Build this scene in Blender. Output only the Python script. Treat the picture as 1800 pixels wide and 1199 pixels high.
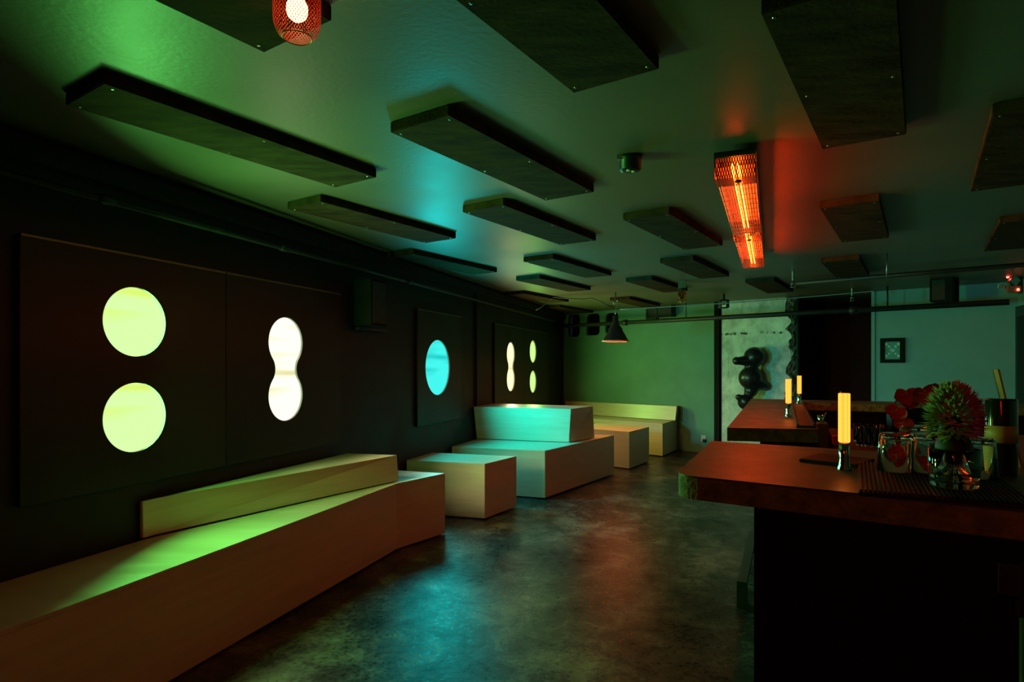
import bpy, bmesh, math, random
from math import sin, cos, pi, radians, atan2, hypot
from mathutils import Vector, Matrix
random.seed(7)
for o in list(bpy.data.objects): bpy.data.objects.remove(o)
SC = bpy.context.scene
COL = SC.collection

# ---------------------------------------------------------------- camera
EYE = 1.35            # eye height above the floor
CEIL = 2.315          # ceiling height
FPX = 1070.0
cam_d = bpy.data.cameras.new('camera'); cam = bpy.data.objects.new('camera', cam_d); COL.objects.link(cam)
cam.location = (0, 0, EYE); cam.rotation_euler = (radians(90), 0, 0)
cam_d.sensor_width = 36; cam_d.lens = FPX/1800*36; cam_d.shift_y = (643-599.5)/1800
cam_d.clip_start = .02; cam_d.clip_end = 60
SC.camera = cam
# ---------------------------------------------------------------- world and exposure
w = bpy.data.worlds.new('night'); SC.world = w; w.use_nodes = True
w.node_tree.nodes['Background'].inputs[0].default_value = (.004, .004, .005, 1)
SC.view_settings.view_transform = 'Standard'; SC.view_settings.look = 'None'
SC.view_settings.exposure = 0.0; SC.view_settings.gamma = 1; SC.view_settings.use_curve_mapping = False
# light levels of the lamps in the place
L_GREEN = (.72, 1.15, .42)      # radiance of the diffusers
L_WHITE = (1.12, 1.14, .95)
L_CYAN  = (.06, .95, .86)
L_LIME  = (.68, 1.1, .32)
L_CREAM = (1.1, 1.12, .66)
# unseen area lamps before the wall lights, casting their light: colour, watts, spread
W_GREEN = ((.15, 1, .16), 27, 160)
W_WHITE = ((.82, .95, .46), 4.6, 172)
W_WHITEB = ((.95, 1, .50), 8, 62)  # extra aimed lamp, added to brighten the front of the block table
W_CYAN  = ((0, 1, .98), 31, 172)
W_CYANB = ((0, .95, 1), 9, 66)  # second added lamp, turned towards the double bench backrest to brighten it
W_LIME  = ((.36, 1, .14), 11, 170)
W_CREAM = ((1, .9, .42), 11, 170)
L_HEAT  = (114, 6.0, .45)
L_TUBE  = (4.2, .76, .085)
L_CONE  = (72.0, 11.0, 3)

# ---------------------------------------------------------------- points of the plan
def U(px, py, z):
    """plan position of a surveyed point that lies on the level z"""
    d = FPX*(EYE-z)/(py-643); return ((px-900)/FPX*d, d)
WA = radians(18.83); WD = Vector((sin(WA), cos(WA))); WN = Vector((cos(WA), -sin(WA)))   # left wall run, normal into room
W0 = Vector((-2.053, 2.441))
def WP(u, off=0.0):
    p = W0 + WD*u + WN*off; return (p.x, p.y)
def wall_at(px, off=0.0):
    """run along the left wall seen at column px"""
    k = (px-900)/FPX; q = W0+WN*off
    return (k*q.y - q.x)/(WD.x - k*WD.y)
def WC(px, off=0.0): return WP(wall_at(px, off), off)
B0 = Vector(U(1262, 532, CEIL)); B1 = Vector(U(1530, 513, CEIL))
BD = (B1-B0).normalized(); BN = Vector((BD.y, -BD.x))
if BN.y > 0: BN = -BN
def BP(s, off=0.0):
    p = B0 + BD*s + BN*off; return (p.x, p.y)
def back_at(px, off=0.0):
    k = (px-900)/FPX; q = B0+BN*off
    return (k*q.y - q.x)/(BD.x - k*BD.y)
def BZ(px, py, off=0.0):
    """height of a point of the back wall"""
    s = back_at(px, off); p = BP(s, off); return EYE-(py-643)/FPX*p[1]
def LZ(px, py, off=0.0):
    p = WC(px, off); return EYE-(py-643)/FPX*p[1]
# corner of left and back wall
def isect(p, d, q, e):
    den = d.x*e.y-d.y*e.x; r = q-p; return (r.x*e.y-r.y*e.x)/den
uC = isect(W0, WD, B0, BD); CORNER = Vector(WP(uC))
RA = radians(23.5); RD = Vector((sin(RA), cos(RA)))
sR = back_at(1790); RC = Vector(BP(sR))
YB = -1.6
LB = Vector((W0.x+(YB-W0.y)*WD.x/WD.y, YB)); RB = Vector((RC.x+(YB-RC.y)*RD.x/RD.y, YB))

# ---------------------------------------------------------------- materials
def nn(nt, t, **k):
    n = nt.nodes.new(t)
    for a, b in k.items(): setattr(n, a, b)
    return n
def base(name):
    m = bpy.data.materials.new(name); m.use_nodes = True
    return m, m.node_tree, m.node_tree.nodes['Principled BSDF']
def c4(c): return (c[0], c[1], c[2], 1)
def pm(name, c1, c2=None, rough=.5, rough2=None, metal=0, scale=(6, 6, 6), detail=5, lo=.35, hi=.65, bump=0, bscale=None, spec=.5, trans=0, ior=1.45):
    m, nt, b = base(name); L = nt.links
    b.inputs['Metallic'].default_value = metal; b.inputs['Specular IOR Level'].default_value = spec
    b.inputs['Transmission Weight'].default_value = trans; b.inputs['IOR'].default_value = ior
    tc = nn(nt, 'ShaderNodeTexCoord'); mp = nn(nt, 'ShaderNodeMapping'); mp.inputs['Scale'].default_value = scale
    L.new(tc.outputs['Object'], mp.inputs[0])
    nz = nn(nt, 'ShaderNodeTexNoise'); nz.inputs['Scale'].default_value = 1; nz.inputs['Detail'].default_value = detail; nz.inputs['Roughness'].default_value = .6
    L.new(mp.outputs[0], nz.inputs[0])
    cr = nn(nt, 'ShaderNodeValToRGB'); cr.color_ramp.elements[0].position = lo; cr.color_ramp.elements[1].position = hi
    cr.color_ramp.elements[0].color = c4(c1); cr.color_ramp.elements[1].color = c4(c2 or c1)
    L.new(nz.outputs[0], cr.inputs[0]); L.new(cr.outputs[0], b.inputs['Base Color'])
    if rough2 is None: b.inputs['Roughness'].default_value = rough
    else:
        mr = nn(nt, 'ShaderNodeMapRange'); mr.inputs[1].default_value = lo; mr.inputs[2].default_value = hi
        mr.inputs[3].default_value = rough; mr.inputs[4].default_value = rough2
        L.new(nz.outputs[0], mr.inputs[0]); L.new(mr.outputs[0], b.inputs['Roughness'])
    if bump:
        n2 = nn(nt, 'ShaderNodeTexNoise'); n2.inputs['Scale'].default_value = bscale or 40; n2.inputs['Detail'].default_value = 6
        L.new(tc.outputs['Object'], n2.inputs[0])
        bp = nn(nt, 'ShaderNodeBump'); bp.inputs['Strength'].default_value = bump; bp.inputs['Distance'].default_value = .01
        L.new(n2.outputs[0], bp.inputs['Height']); L.new(bp.outputs[0], b.inputs['Normal'])
    return m
def emat(name, col, bands=None, bz=14.0, sxy=.9):
    """a glowing surface; bands: second colour in soft horizontal streaks"""
    m = bpy.data.materials.new(name); m.use_nodes = True; nt = m.node_tree; nt.nodes.clear(); L = nt.links
    out = nn(nt, 'ShaderNodeOutputMaterial'); e = nn(nt, 'ShaderNodeEmission'); L.new(e.outputs[0], out.inputs[0])
    e.inputs[0].default_value = c4(col)
    if bands:
        tc = nn(nt, 'ShaderNodeTexCoord'); mp = nn(nt, 'ShaderNodeMapping'); mp.inputs['Scale'].default_value = (sxy, sxy, bz)
        nz = nn(nt, 'ShaderNodeTexNoise'); nz.inputs['Scale'].default_value = 1; nz.inputs['Detail'].default_value = 1.5
        cr = nn(nt, 'ShaderNodeValToRGB'); cr.color_ramp.elements[0].position = .5; cr.color_ramp.elements[1].position = .66
        mx = nn(nt, 'ShaderNodeMix', data_type='RGBA')
        mx.inputs[6].default_value = c4(col); mx.inputs[7].default_value = c4(bands)
        L.new(tc.outputs['Object'], mp.inputs[0]); L.new(mp.outputs[0], nz.inputs[0]); L.new(nz.outputs[0], cr.inputs[0])
        L.new(cr.outputs[0], mx.inputs[0]); L.new(mx.outputs[2], e.inputs[0])
    return m

def floor_mat():
    m, nt, b = base('polished concrete'); L = nt.links
    tc = nn(nt, 'ShaderNodeTexCoord')
    def noise(s, d=6, r=.6, sc=(1, 1, 1), dist=0):
        mp = nn(nt, 'ShaderNodeMapping'); mp.inputs['Scale'].default_value = sc; L.new(tc.outputs['Object'], mp.inputs[0])
        n = nn(nt, 'ShaderNodeTexNoise'); n.inputs['Scale'].default_value = s; n.inputs['Detail'].default_value = d; n.inputs['Roughness'].default_value = r
        n.inputs['Distortion'].default_value = dist
        L.new(mp.outputs[0], n.inputs[0]); return n.outputs[0]
    def ma(op, x, y):
        n = nn(nt, 'ShaderNodeMath', operation=op)
        for i, v in enumerate((x, y)):
            if isinstance(v, (int, float)): n.inputs[i].default_value = v
            else: L.new(v, n.inputs[i])
        return n.outputs[0]
    def mr(x, a0, a1, b0, b1):
        n = nn(nt, 'ShaderNodeMapRange'); L.new(x, n.inputs[0])
        for i, v in enumerate((a0, a1, b0, b1)): n.inputs[i+1].default_value = v
        return n.outputs[0]
    big_, mid, fine = noise(1.1, 6, .6, dist=.6), noise(5, 12, .75, dist=.4), noise(38, 8, .7)
    mix = ma('ADD', ma('MULTIPLY', big_, .35), ma('ADD', ma('MULTIPLY', mid, .4), ma('MULTIPLY', fine, .25)))
    cr = nn(nt, 'ShaderNodeValToRGB'); cr.color_ramp.elements[0].position = .40; cr.color_ramp.elements[1].position = .63
    cr.color_ramp.elements[0].color = (.004, .004, .0035, 1); cr.color_ramp.elements[1].color = (.15, .135, .10, 1)
    e = cr.color_ramp.elements.new(.5); e.color = (.018, .017, .013, 1)
    L.new(mix, cr.inputs[0])
    # pale scuffs and hairline scratches
    scuff = mr(noise(2.3, 14, .8, dist=1.2), .60, .74, 0, 1)
    vo = nn(nt, 'ShaderNodeTexVoronoi', feature='DISTANCE_TO_EDGE'); vo.inputs['Scale'].default_value = 2.6
    mp = nn(nt, 'ShaderNodeMapping'); mp.inputs['Scale'].default_value = (1, 1.7, 1); L.new(tc.outputs['Object'], mp.inputs[0])
    dn = nn(nt, 'ShaderNodeTexNoise'); dn.inputs['Scale'].default_value = 1.5; L.new(mp.outputs[0], dn.inputs[0])
    va = nn(nt, 'ShaderNodeVectorMath', operation='ADD'); L.new(mp.outputs[0], va.inputs[0]); L.new(dn.outputs[1], va.inputs[1]); L.new(va.outputs[0], vo.inputs[0])
    scr = ma('MULTIPLY', mr(vo.outputs[0], 0, .006, 1, 0), mr(mid, .52, .6, 0, .8))
    both = ma('MAXIMUM', scuff, scr)
    mc = nn(nt, 'ShaderNodeMix', data_type='RGBA'); mc.inputs[7].default_value = (.38, .35, .27, 1)
    L.new(ma('MULTIPLY', both, .7), mc.inputs[0]); L.new(cr.outputs[0], mc.inputs[6]); L.new(mc.outputs[2], b.inputs['Base Color'])
    L.new(mr(fine, .35, .65, .24, .46), b.inputs['Roughness'])
    L.new(mr(mix, .40, .60, .05, .55), b.inputs['Specular IOR Level'])
    bp = nn(nt, 'ShaderNodeBump'); bp.inputs['Strength'].default_value = .35; bp.inputs['Distance'].default_value = .004
    L.new(ma('ADD', fine, mid), bp.inputs['Height']); L.new(bp.outputs[0], b.inputs['Normal'])
    return m
M_FLOOR = floor_mat()
M_CEIL = pm('ceiling paint', (.115, .088, .062), (.145, .112, .08), .42, .50, scale=(1.3, 1.3, 1.3), bump=.10, bscale=45, spec=.42)
M_WALLB = pm('black wall paint', (.010, .0095, .009), (.020, .018, .016), .55, .7, scale=(2, 2, 2), bump=.1, bscale=30, spec=.35)
M_PANELB = pm('black panel paint', (.014, .013, .012), (.024, .022, .019), .5, .62, scale=(2, 2, 2), bump=.05, bscale=30, spec=.35)
M_WALLG = pm('sage wall paint', (.11, .24, .19), (.15, .31, .25), .6, .7, scale=(1.2, 1.2, 1.2), bump=.12, bscale=12, spec=.3)
M_WALLT = pm('pale grey wall paint', (.16, .32, .33), (.20, .37, .38), .6, .7, scale=(1.2, 1.2, 1.2), bump=.08, bscale=14, spec=.3)
M_MAROON = pm('maroon paint', (.05, .008, .006), (.07, .011, .008), .8, scale=(2, 2, 2), spec=.03)
M_REAR = pm('dark rear wall paint', (.05, .045, .04), (.07, .06, .055), .7, scale=(2, 2, 2))
M_SOFFIT = pm('acoustic panel black felt', (.030, .015, .008), (.072, .038, .019), .8, .95, scale=(5, 14, 9), bump=.25, bscale=60, spec=.04)
M_PLY = pm('birch plywood', (.49, .39, .26), (.57, .46, .325), .30, .38, scale=(2.2, 2.2, 26), detail=6, bump=.03, bscale=25, spec=.9)
M_PLYT = pm('birch plywood top', (.49, .39, .26), (.57, .46, .325), .34, .48, scale=(3, 22, 3), detail=6, bump=.03, bscale=25, spec=.9)
M_PLYE = pm('plywood edge strip', (.60, .44, .26), (.72, .55, .34), .4, scale=(20, 20, 20))
M_BAR = pm('sealed concrete bar top', (.032, .048, .028), (.056, .082, .048), .34, .48, scale=(7, 7, 7), detail=9, bump=.10, bscale=18, spec=.6)
M_BAREDGE = pm('rough cast concrete edge', (.12, .09, .06), (.27, .21, .14), .75, .9, scale=(30, 30, 30), bump=.9, bscale=70, spec=.3)
M_CAB = pm('matt black cabinet', (.006, .006, .006), (.010, .010, .009), .5, scale=(3, 3, 3), spec=.2)
M_BLACK = pm('black metal', (.012, .012, .012), (.018, .018, .018), .38, scale=(8, 8, 8), spec=.5)
M_MATTE = pm('matt black', (.010, .010, .009), (.014, .014, .013), .85, scale=(8, 8, 8), spec=.08)
M_PIPE = pm('painted black pipe', (.018, .018, .017), (.03, .03, .028), .42, .55, scale=(12, 12, 12))
M_STEEL = pm('worn steel', (.32, .31, .29), (.42, .41, .39), .3, .4, metal=1, scale=(20, 20, 20))
M_CHROME = pm('chrome', (.62, .62, .62), (.7, .7, .7), .12, metal=1, scale=(20, 20, 20))
M_RUB = pm('black rubber', (.010, .010, .010), (.02, .018, .016), .5, scale=(30, 30, 30), spec=.4)
M_GLASS = pm('clear glass', (.97, 1, .98), None, .0, trans=1, ior=1.47)
M_AMBERG = pm('amber jar glass', (.75, .42, .22), None, .05, trans=1, ior=1.3)
M_WHITE = pm('white plastic', (.55, .55, .52), (.62, .62, .6), .4, scale=(8, 8, 8))
M_SCULPT = pm('black rubbery gloss', (.012, .012, .011), (.018, .017, .016), .28, scale=(5, 5, 5), spec=.6)
M_CORD = pm('white twisted cord', (.5, .5, .44), (.6, .6, .55), .6, scale=(50, 50, 50))
M_GOLDC = pm('brass coloured card', (.42, .24, .05), (.5, .3, .07), .3, metal=.3, scale=(20, 20, 20))
M_LABEL = pm('tan label', (.40, .27, .10), (.46, .31, .13), .5, scale=(30, 30, 30))
M_ORCH = pm('red orchid petal', (.34, .02, .02), (.6, .06, .045), .5, scale=(25, 25, 25), spec=.3)
M_ORCHC = pm('cream orchid lip', (.65, .35, .28), (.72, .45, .35), .5, scale=(25, 25, 25))
M_LEAF = pm('green spiky leaf', (.16, .26, .11), (.48, .58, .30), .45, scale=(14, 14, 14))
M_PINK = pm('magenta spiky leaf', (.75, .02, .20), (.92, .06, .36), .45, scale=(14, 14, 14))
M_PINKG = pm('dusty pink leaf', (.5, .3, .26), (.6, .38, .32), .45, scale=(14, 14, 14))
M_SOIL = pm('dark pot', (.01, .009, .008), None, .6)
M_WATER = pm('water', (.95, 1, .98), None, 0, trans=1, ior=1.33)
M_RED = pm('orange red card', (.75, .16, .07), None, .5)
M_TEAL = pm('teal print', (.02, .20, .22), (.03, .24, .25), .4, scale=(30, 30, 30))
M_TEALL = pm('pale teal print', (.35, .65, .62), None, .4)

def concrete_mat():
    m, nt, b = base('raw concrete'); L = nt.links
    tc = nn(nt, 'ShaderNodeTexCoord')
    n1 = nn(nt, 'ShaderNodeTexNoise'); n1.inputs['Scale'].default_value = 3; n1.inputs['Detail'].default_value = 10; n1.inputs['Roughness'].default_value = .7
    L.new(tc.outputs['Object'], n1.inputs[0])
    cr = nn(nt, 'ShaderNodeValToRGB'); cr.color_ramp.elements[0].position = .36; cr.color_ramp.elements[1].position = .64
    cr.color_ramp.elements[0].color = (.36, .40, .35, 1); cr.color_ramp.elements[1].color = (.80, .86, .78, 1)
    L.new(n1.outputs[0], cr.inputs[0])
    # pour line crack at a set height and drips
    mp = nn(nt, 'ShaderNodeMapping'); mp.inputs['Scale'].default_value = (14, 14, 1.5); L.new(tc.outputs['Object'], mp.inputs[0])
    n2 = nn(nt, 'ShaderNodeTexNoise'); n2.inputs['Scale'].default_value = 1; n2.inputs['Detail'].default_value = 6; L.new(mp.outputs[0], n2.inputs[0])
    sx = nn(nt, 'ShaderNodeSeparateXYZ'); L.new(tc.outputs['Object'], sx.inputs[0])
    a = nn(nt, 'ShaderNodeMath', operation='MULTIPLY_ADD'); a.inputs[1].default_value = .14; a.inputs[2].default_value = -1.90
    L.new(n1.outputs[0], a.inputs[0])
    ad = nn(nt, 'ShaderNodeMath', operation='ADD'); L.new(sx.outputs[2], ad.inputs[0]); L.new(a.outputs[0], ad.inputs[1])
    ab = nn(nt, 'ShaderNodeMath', operation='ABSOLUTE'); L.new(ad.outputs[0], ab.inputs[0])
    mr = nn(nt, 'ShaderNodeMapRange'); mr.inputs[1].default_value = .006; mr.inputs[2].default_value = .022; mr.inputs[3].default_value = 1; mr.inputs[4].default_value = 0
    L.new(ab.outputs[0], mr.inputs[0])
    n3 = nn(nt, 'ShaderNodeMapRange'); n3.inputs[1].default_value = .46; n3.inputs[2].default_value = .56; L.new(n2.outputs[0], n3.inputs[0])
    mu = nn(nt, 'ShaderNodeMath', operation='MULTIPLY'); L.new(mr.outputs[0], mu.inputs[0]); L.new(n3.outputs[0], mu.inputs[1])
    mx = nn(nt, 'ShaderNodeMix', data_type='RGBA'); mx.inputs[7].default_value = (.02, .02, .018, 1)
    L.new(mu.outputs[0], mx.inputs[0]); L.new(cr.outputs[0], mx.inputs[6])
    n4 = nn(nt, 'ShaderNodeMapRange'); n4.inputs[1].default_value = .62; n4.inputs[2].default_value = .8; n4.inputs[4].default_value = .7; L.new(n2.outputs[0], n4.inputs[0])
    m2 = nn(nt, 'ShaderNodeMix', data_type='RGBA'); m2.inputs[7].default_value = (.09, .09, .075, 1)
    L.new(n4.outputs[0], m2.inputs[0]); L.new(mx.outputs[2], m2.inputs[6]); L.new(m2.outputs[2], b.inputs['Base Color'])
    b.inputs['Roughness'].default_value = .75
    bp = nn(nt, 'ShaderNodeBump'); bp.inputs['Strength'].default_value = .5; bp.inputs['Distance'].default_value = .02
    L.new(n1.outputs[0], bp.inputs['Height']); L.new(bp.outputs[0], b.inputs['Normal'])
    return m
M_CONC = concrete_mat()
M_RUBBLE = pm('broken concrete rubble', (.035, .03, .02), (.20, .17, .11), .85, scale=(16, 16, 16), detail=8, bump=1, bscale=30)

def perforated(name, col, pitch, holes, mode):
    """metal sheet pierced by a regular pattern. mode 'dots' uses object x,y; 'mesh' uses angle and z"""
    m, nt, b = base(name); L = nt.links
    b.inputs['Base Color'].default_value = c4(col); b.inputs['Roughness'].default_value = .4
    out = nt.nodes['Material Output']
    tr = nn(nt, 'ShaderNodeBsdfTransparent'); mix = nn(nt, 'ShaderNodeMixShader')
    tc = nn(nt, 'ShaderNodeTexCoord'); sx = nn(nt, 'ShaderNodeSeparateXYZ'); L.new(tc.outputs['Object'], sx.inputs[0])
    def ma(op, a, bb=None, c=None):
        n = nn(nt, 'ShaderNodeMath', operation=op)
        for i, v in enumerate((a, bb, c)):
            if v is None: continue
            if isinstance(v, (int, float)): n.inputs[i].default_value = v
            else: L.new(v, n.inputs[i])
        return n.outputs[0]
    if mode == 'dots':
        u = ma('MULTIPLY', sx.outputs[0], 2*pi/pitch); v = ma('MULTIPLY', sx.outputs[1], 2*pi/(pitch*1.25))
        A = ma('MULTIPLY', ma('COSINE', u), ma('COSINE', v))
        fac = ma('GREATER_THAN', A, holes)
    else:
        ang = ma('ARCTAN2', sx.outputs[1], sx.outputs[0]); k = 46
        u = ma('MULTIPLY', ang, k/2); v = ma('MULTIPLY', sx.outputs[2], pi/pitch)
        p = ma('ABSOLUTE', ma('SINE', ma('ADD', u, v))); q = ma('ABSOLUTE', ma('SINE', ma('SUBTRACT', u, v)))
        fac = ma('GREATER_THAN', ma('MINIMUM', p, q), holes)
    L.new(fac, mix.inputs[0]); L.new(b.outputs[0], mix.inputs[1]); L.new(tr.outputs[0], mix.inputs[2]); L.new(mix.outputs[0], out.inputs[0])
    return m, b
M_LIT_EDGE = pm('lit panel edge', (.10, .10, .09), (.22, .21, .19), .35, .6, metal=.8, scale=(3, 3, 3))  # pale metal for the strips that imitate lit panel edges
M_PERF, _ = perforated('perforated heater end', (.05, .02, .012), .0105, .12, 'dots')
M_MESH, _b = perforated('red wire mesh', (.45, .022, .007), .011, .37, 'mesh')
_b.inputs['Roughness'].default_value = .5
M_REFL = pm('heater reflector', (.34, .17, .11), None, .5, metal=.6)

# ---------------------------------------------------------------- mesh helpers
OFF = {}     # world offset of every object with parts
def link(name, me, mat, parent=None, smooth=False):
    if mat is not None:
        for m in (mat if isinstance(mat, (list, tuple)) else [mat]): me.materials.append(m)
    if smooth:
        for p in me.polygons: p.use_smooth = True
    me.name = name
    o = bpy.data.objects.new(name, me); COL.objects.link(o)
    if parent is not None: o.parent = parent
    return o
def local(name, bm, mat, parent=None, smooth=False, loc=(0, 0, 0), rot=(0, 0, 0)):
    """mesh whose vertices are already in its own space"""
    me = bpy.data.meshes.new(name); bmesh.ops.recalc_face_normals(bm, faces=bm.faces); bm.to_mesh(me); bm.free()
    o = link(name, me, mat, parent, smooth); o.location = loc; o.rotation_euler = rot
    return o
def world(name, bm, mat, parent=None, smooth=False, recalc=True):
    """mesh whose vertices are in room coordinates; origin goes to its own base (or its parent's)"""
    if recalc: bmesh.ops.recalc_face_normals(bm, faces=bm.faces)
    if parent is not None:
        off = OFF[parent.name]
    else:
        xs = [v.co.x for v in bm.verts]; ys = [v.co.y for v in bm.verts]; zs = [v.co.z for v in bm.verts]
        off = Vector(((min(xs)+max(xs))/2, (min(ys)+max(ys))/2, min(zs)))
    for v in bm.verts: v.co -= off
    me = bpy.data.meshes.new(name); bm.to_mesh(me); bm.free()
    o = link(name, me, mat, parent, smooth)
    if parent is None: o.location = off
    OFF[o.name] = Vector(off)
    return o
def tag(o, label, cat, group=None):
    o['label'] = label; o['category'] = cat
    if group: o['group'] = group
    return o
def thing(name, label, cat, loc=(0, 0, 0), rotz=0, group=None):
    o = bpy.data.objects.new(name, None); COL.objects.link(o); o.empty_display_size = .05
    o.location = loc; o.rotation_euler = (0, 0, rotz); OFF[o.name] = Vector(loc)
    return tag(o, label, cat, group)
def struct(o): o['kind'] = 'structure'; return o
def copy_tree(o, parent=None):
    c = o.copy(); COL.objects.link(c); c.parent = parent
    for ch in list(o.children): copy_tree(ch, c)
    return c

def prism(bot, top, z0, z1, bm=None, bevel=0):
    bm = bm or bmesh.new()
    b = [bm.verts.new((x, y, z0)) for x, y in bot]; t = [bm.verts.new((x, y, z1)) for x, y in top]
    n = len(b); fs = [bm.faces.new(list(reversed(b))), bm.faces.new(t)]
    for i in range(n): fs.append(bm.faces.new((b[i], b[(i+1) % n], t[(i+1) % n], t[i])))
    if bevel:
        es = set(e for f in fs for e in f.edges)
        bmesh.ops.bevel(bm, geom=list(es), offset=bevel, segments=2, affect='EDGES', clamp_overlap=True)
    return bm
def rect(cx, cy, ln, wd, ang):
    """ln along direction ang (clockwise from +Y), wd across"""
    d = Vector((sin(ang), cos(ang)))*ln/2; p = Vector((cos(ang), -sin(ang)))*wd/2; c = Vector((cx, cy))
    return [tuple(c-d-p), tuple(c+d-p), tuple(c+d+p), tuple(c-d+p)]
def rect_from(corner, ln, wd, ang):
    d = Vector((sin(ang), cos(ang)))*ln; p = Vector((cos(ang), -sin(ang)))*wd; c = Vector(corner)
    return [tuple(c), tuple(c+d), tuple(c+d+p), tuple(c+p)]
def obox(cx, cy, z0, z1, ln, wd, ang=0, bm=None, bevel=0): 
    r = rect(cx, cy, ln, wd, ang); return prism(r, r, z0, z1, bm, bevel)
def frame(d):
    d = d.normalized(); a = Vector((0, 0, 1)) if abs(d.z) < .95 else Vector((1, 0, 0))
    u = d.cross(a).normalized(); return u, d.cross(u).normalized()
def tube(pts, r, seg=10, bm=None, caps=True):
    bm = bm or bmesh.new(); pts = [Vector(p) for p in pts]; rings = []
    for i, p in enumerate(pts):
        d = (pts[min(i+1, len(pts)-1)]-pts[max(i-1, 0)]); u, v = frame(d)
        rr = r[i] if isinstance(r, (list, tuple)) else r
        if i and rings:
            pu = rings[-1][0].co-pts[i-1]; pu = pu-d.normalized()*pu.dot(d.normalized())
            if pu.length > 1e-7: u = pu.normalized(); v = d.normalized().cross(u)
        rings.append([bm.verts.new(p+(u*cos(2*pi*k/seg)+v*sin(2*pi*k/seg))*rr) for k in range(seg)])
    for a, b in zip(rings, rings[1:]):
        for k in range(seg): bm.faces.new((a[k], a[(k+1) % seg], b[(k+1) % seg], b[k]))
    if caps: bm.faces.new(rings[0]); bm.faces.new(list(reversed(rings[-1])))
    return bm
def lathe(prof, seg=32, bm=None, c=(0, 0, 0), flute=0, nf=0):
    bm = bm or bmesh.new(); rings = []
    for r, z in prof:
        if r < 1e-6: rings.append([bm.verts.new((c[0], c[1], c[2]+z))])
        else: rings.append([bm.verts.new((c[0]+(r*(1+flute*cos(nf*2*pi*k/seg)))*cos(2*pi*k/seg), c[1]+(r*(1+flute*cos(nf*2*pi*k/seg)))*sin(2*pi*k/seg), c[2]+z)) for k in range(seg)])
    for a, b in zip(rings, rings[1:]):
        for k in range(seg):
            k2 = (k+1) % seg
            if len(a) == 1 and len(b) == 1: continue
            if len(a) == 1: bm.faces.new((a[0], b[k2], b[k]))
            elif len(b) == 1: bm.faces.new((a[k], a[k2], b[0]))
            else: bm.faces.new((a[k], a[k2], b[k2], b[k]))
    return bm
def plate(outline, holes, t):
    """flat plate with holes as a mesh: x,y outline, z in -t/2..t/2"""
    cu = bpy.data.curves.new('outline', 'CURVE'); cu.dimensions = '2D'; cu.fill_mode = 'BOTH'; cu.extrude = t/2
    for ring in [outline]+holes:
        s = cu.splines.new('POLY'); s.points.add(len(ring)-1)
        for p, (x, y) in zip(s.points, ring): p.co = (x, y, 0, 1)
        s.use_cyclic_u = True
    ob = bpy.data.objects.new('outline', cu); me = bpy.data.meshes.new_from_object(ob)
    bm = bmesh.new(); bm.from_mesh(me); bmesh.ops.remove_doubles(bm, verts=bm.verts, dist=1e-5)
    bpy.data.objects.remove(ob); bpy.data.curves.remove(cu); bpy.data.meshes.remove(me)
    return bm
def stand(bm, o, d, n):
    """turn x,y,z of a flat plate into run d, height and outward n at origin o (3d)"""
    for v in bm.verts:
        x, y, z = v.co; v.co = Vector((o[0]+d.x*x+n.x*z, o[1]+d.y*x+n.y*z, o[2]+y))
    return bm

# ================================================================ THE ROOM
def wall_prism(a, b, th, z0, z1, inward):
    """wall from a to b with its face on the line a-b, thickness behind"""
    a = Vector(a); b = Vector(b); n = Vector(inward)*-th
    poly = [tuple(a), tuple(b), tuple(b+n), tuple(a+n)]
    return prism(poly, poly, z0, z1)
REC = 1.1
sJ0, sJ1 = back_at(1400), back_at(1535)
plan = [tuple(LB), tuple(CORNER), tuple(B0), BP(sJ0), BP(sJ0, -REC), BP(sJ1, -REC), BP(sJ1), tuple(RC), tuple(RB)]
big = [(LB.x-.3, YB-.3), (CORNER.x-.3, CORNER.y+.4), BP(sJ0-1, -REC-.3), BP(sJ1+.4, -REC-.3), (RC.x+.5, RC.y+.3), (RB.x+.3, YB-.3)]
struct(world('floor', prism(big, big, -.08, 0), M_FLOOR))
struct(world('ceiling', prism(big, big, CEIL, CEIL+.08), M_CEIL))
struct(world('wall_left', wall_prism(LB, CORNER, .15, 0, CEIL, WN), M_WALLB))
struct(world('wall_rear', wall_prism(LB, RB, .15, 0, CEIL, Vector((0, 1))), M_REAR))
RNv = Vector((-RD.y, RD.x))
struct(world('wall_right', wall_prism(RB, RC, .15, 0, CEIL, RNv), M_WALLT))
# back wall, sage part, pierced by three rounded duct openings
def rrect(x0, x1, y0, y1, r, n=5):
    pts = []
    for cx, cy, a0 in ((x1-r, y1-r, 0), (x0+r, y1-r, 90), (x0+r, y0+r, 180), (x1-r, y0+r, 270)):
        for k in range(n+1):
            a = radians(a0+90*k/n); pts.append((cx+r*cos(a), cy+r*sin(a)))
    return pts
s0 = (CORNER-B0).dot(BD)
openings = []
for xa, xb, ya, yb in ((995, 1019, 553, 592.5), (1028, 1054, 552, 590), (1062, 1087, 550.5, 587)):
    openings.append(rrect(back_at(xa), back_at(xb), BZ(xa, yb), BZ(xa, ya), .07))
bm = plate([(s0, 0), (sJ0, 0), (sJ0, CEIL), (s0, CEIL)], openings, .14)
struct(world('wall_back', stand(bm, (B0.x-BN.x*.07, B0.y-BN.y*.07, 0), BD, BN), M_WALLG))
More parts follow.
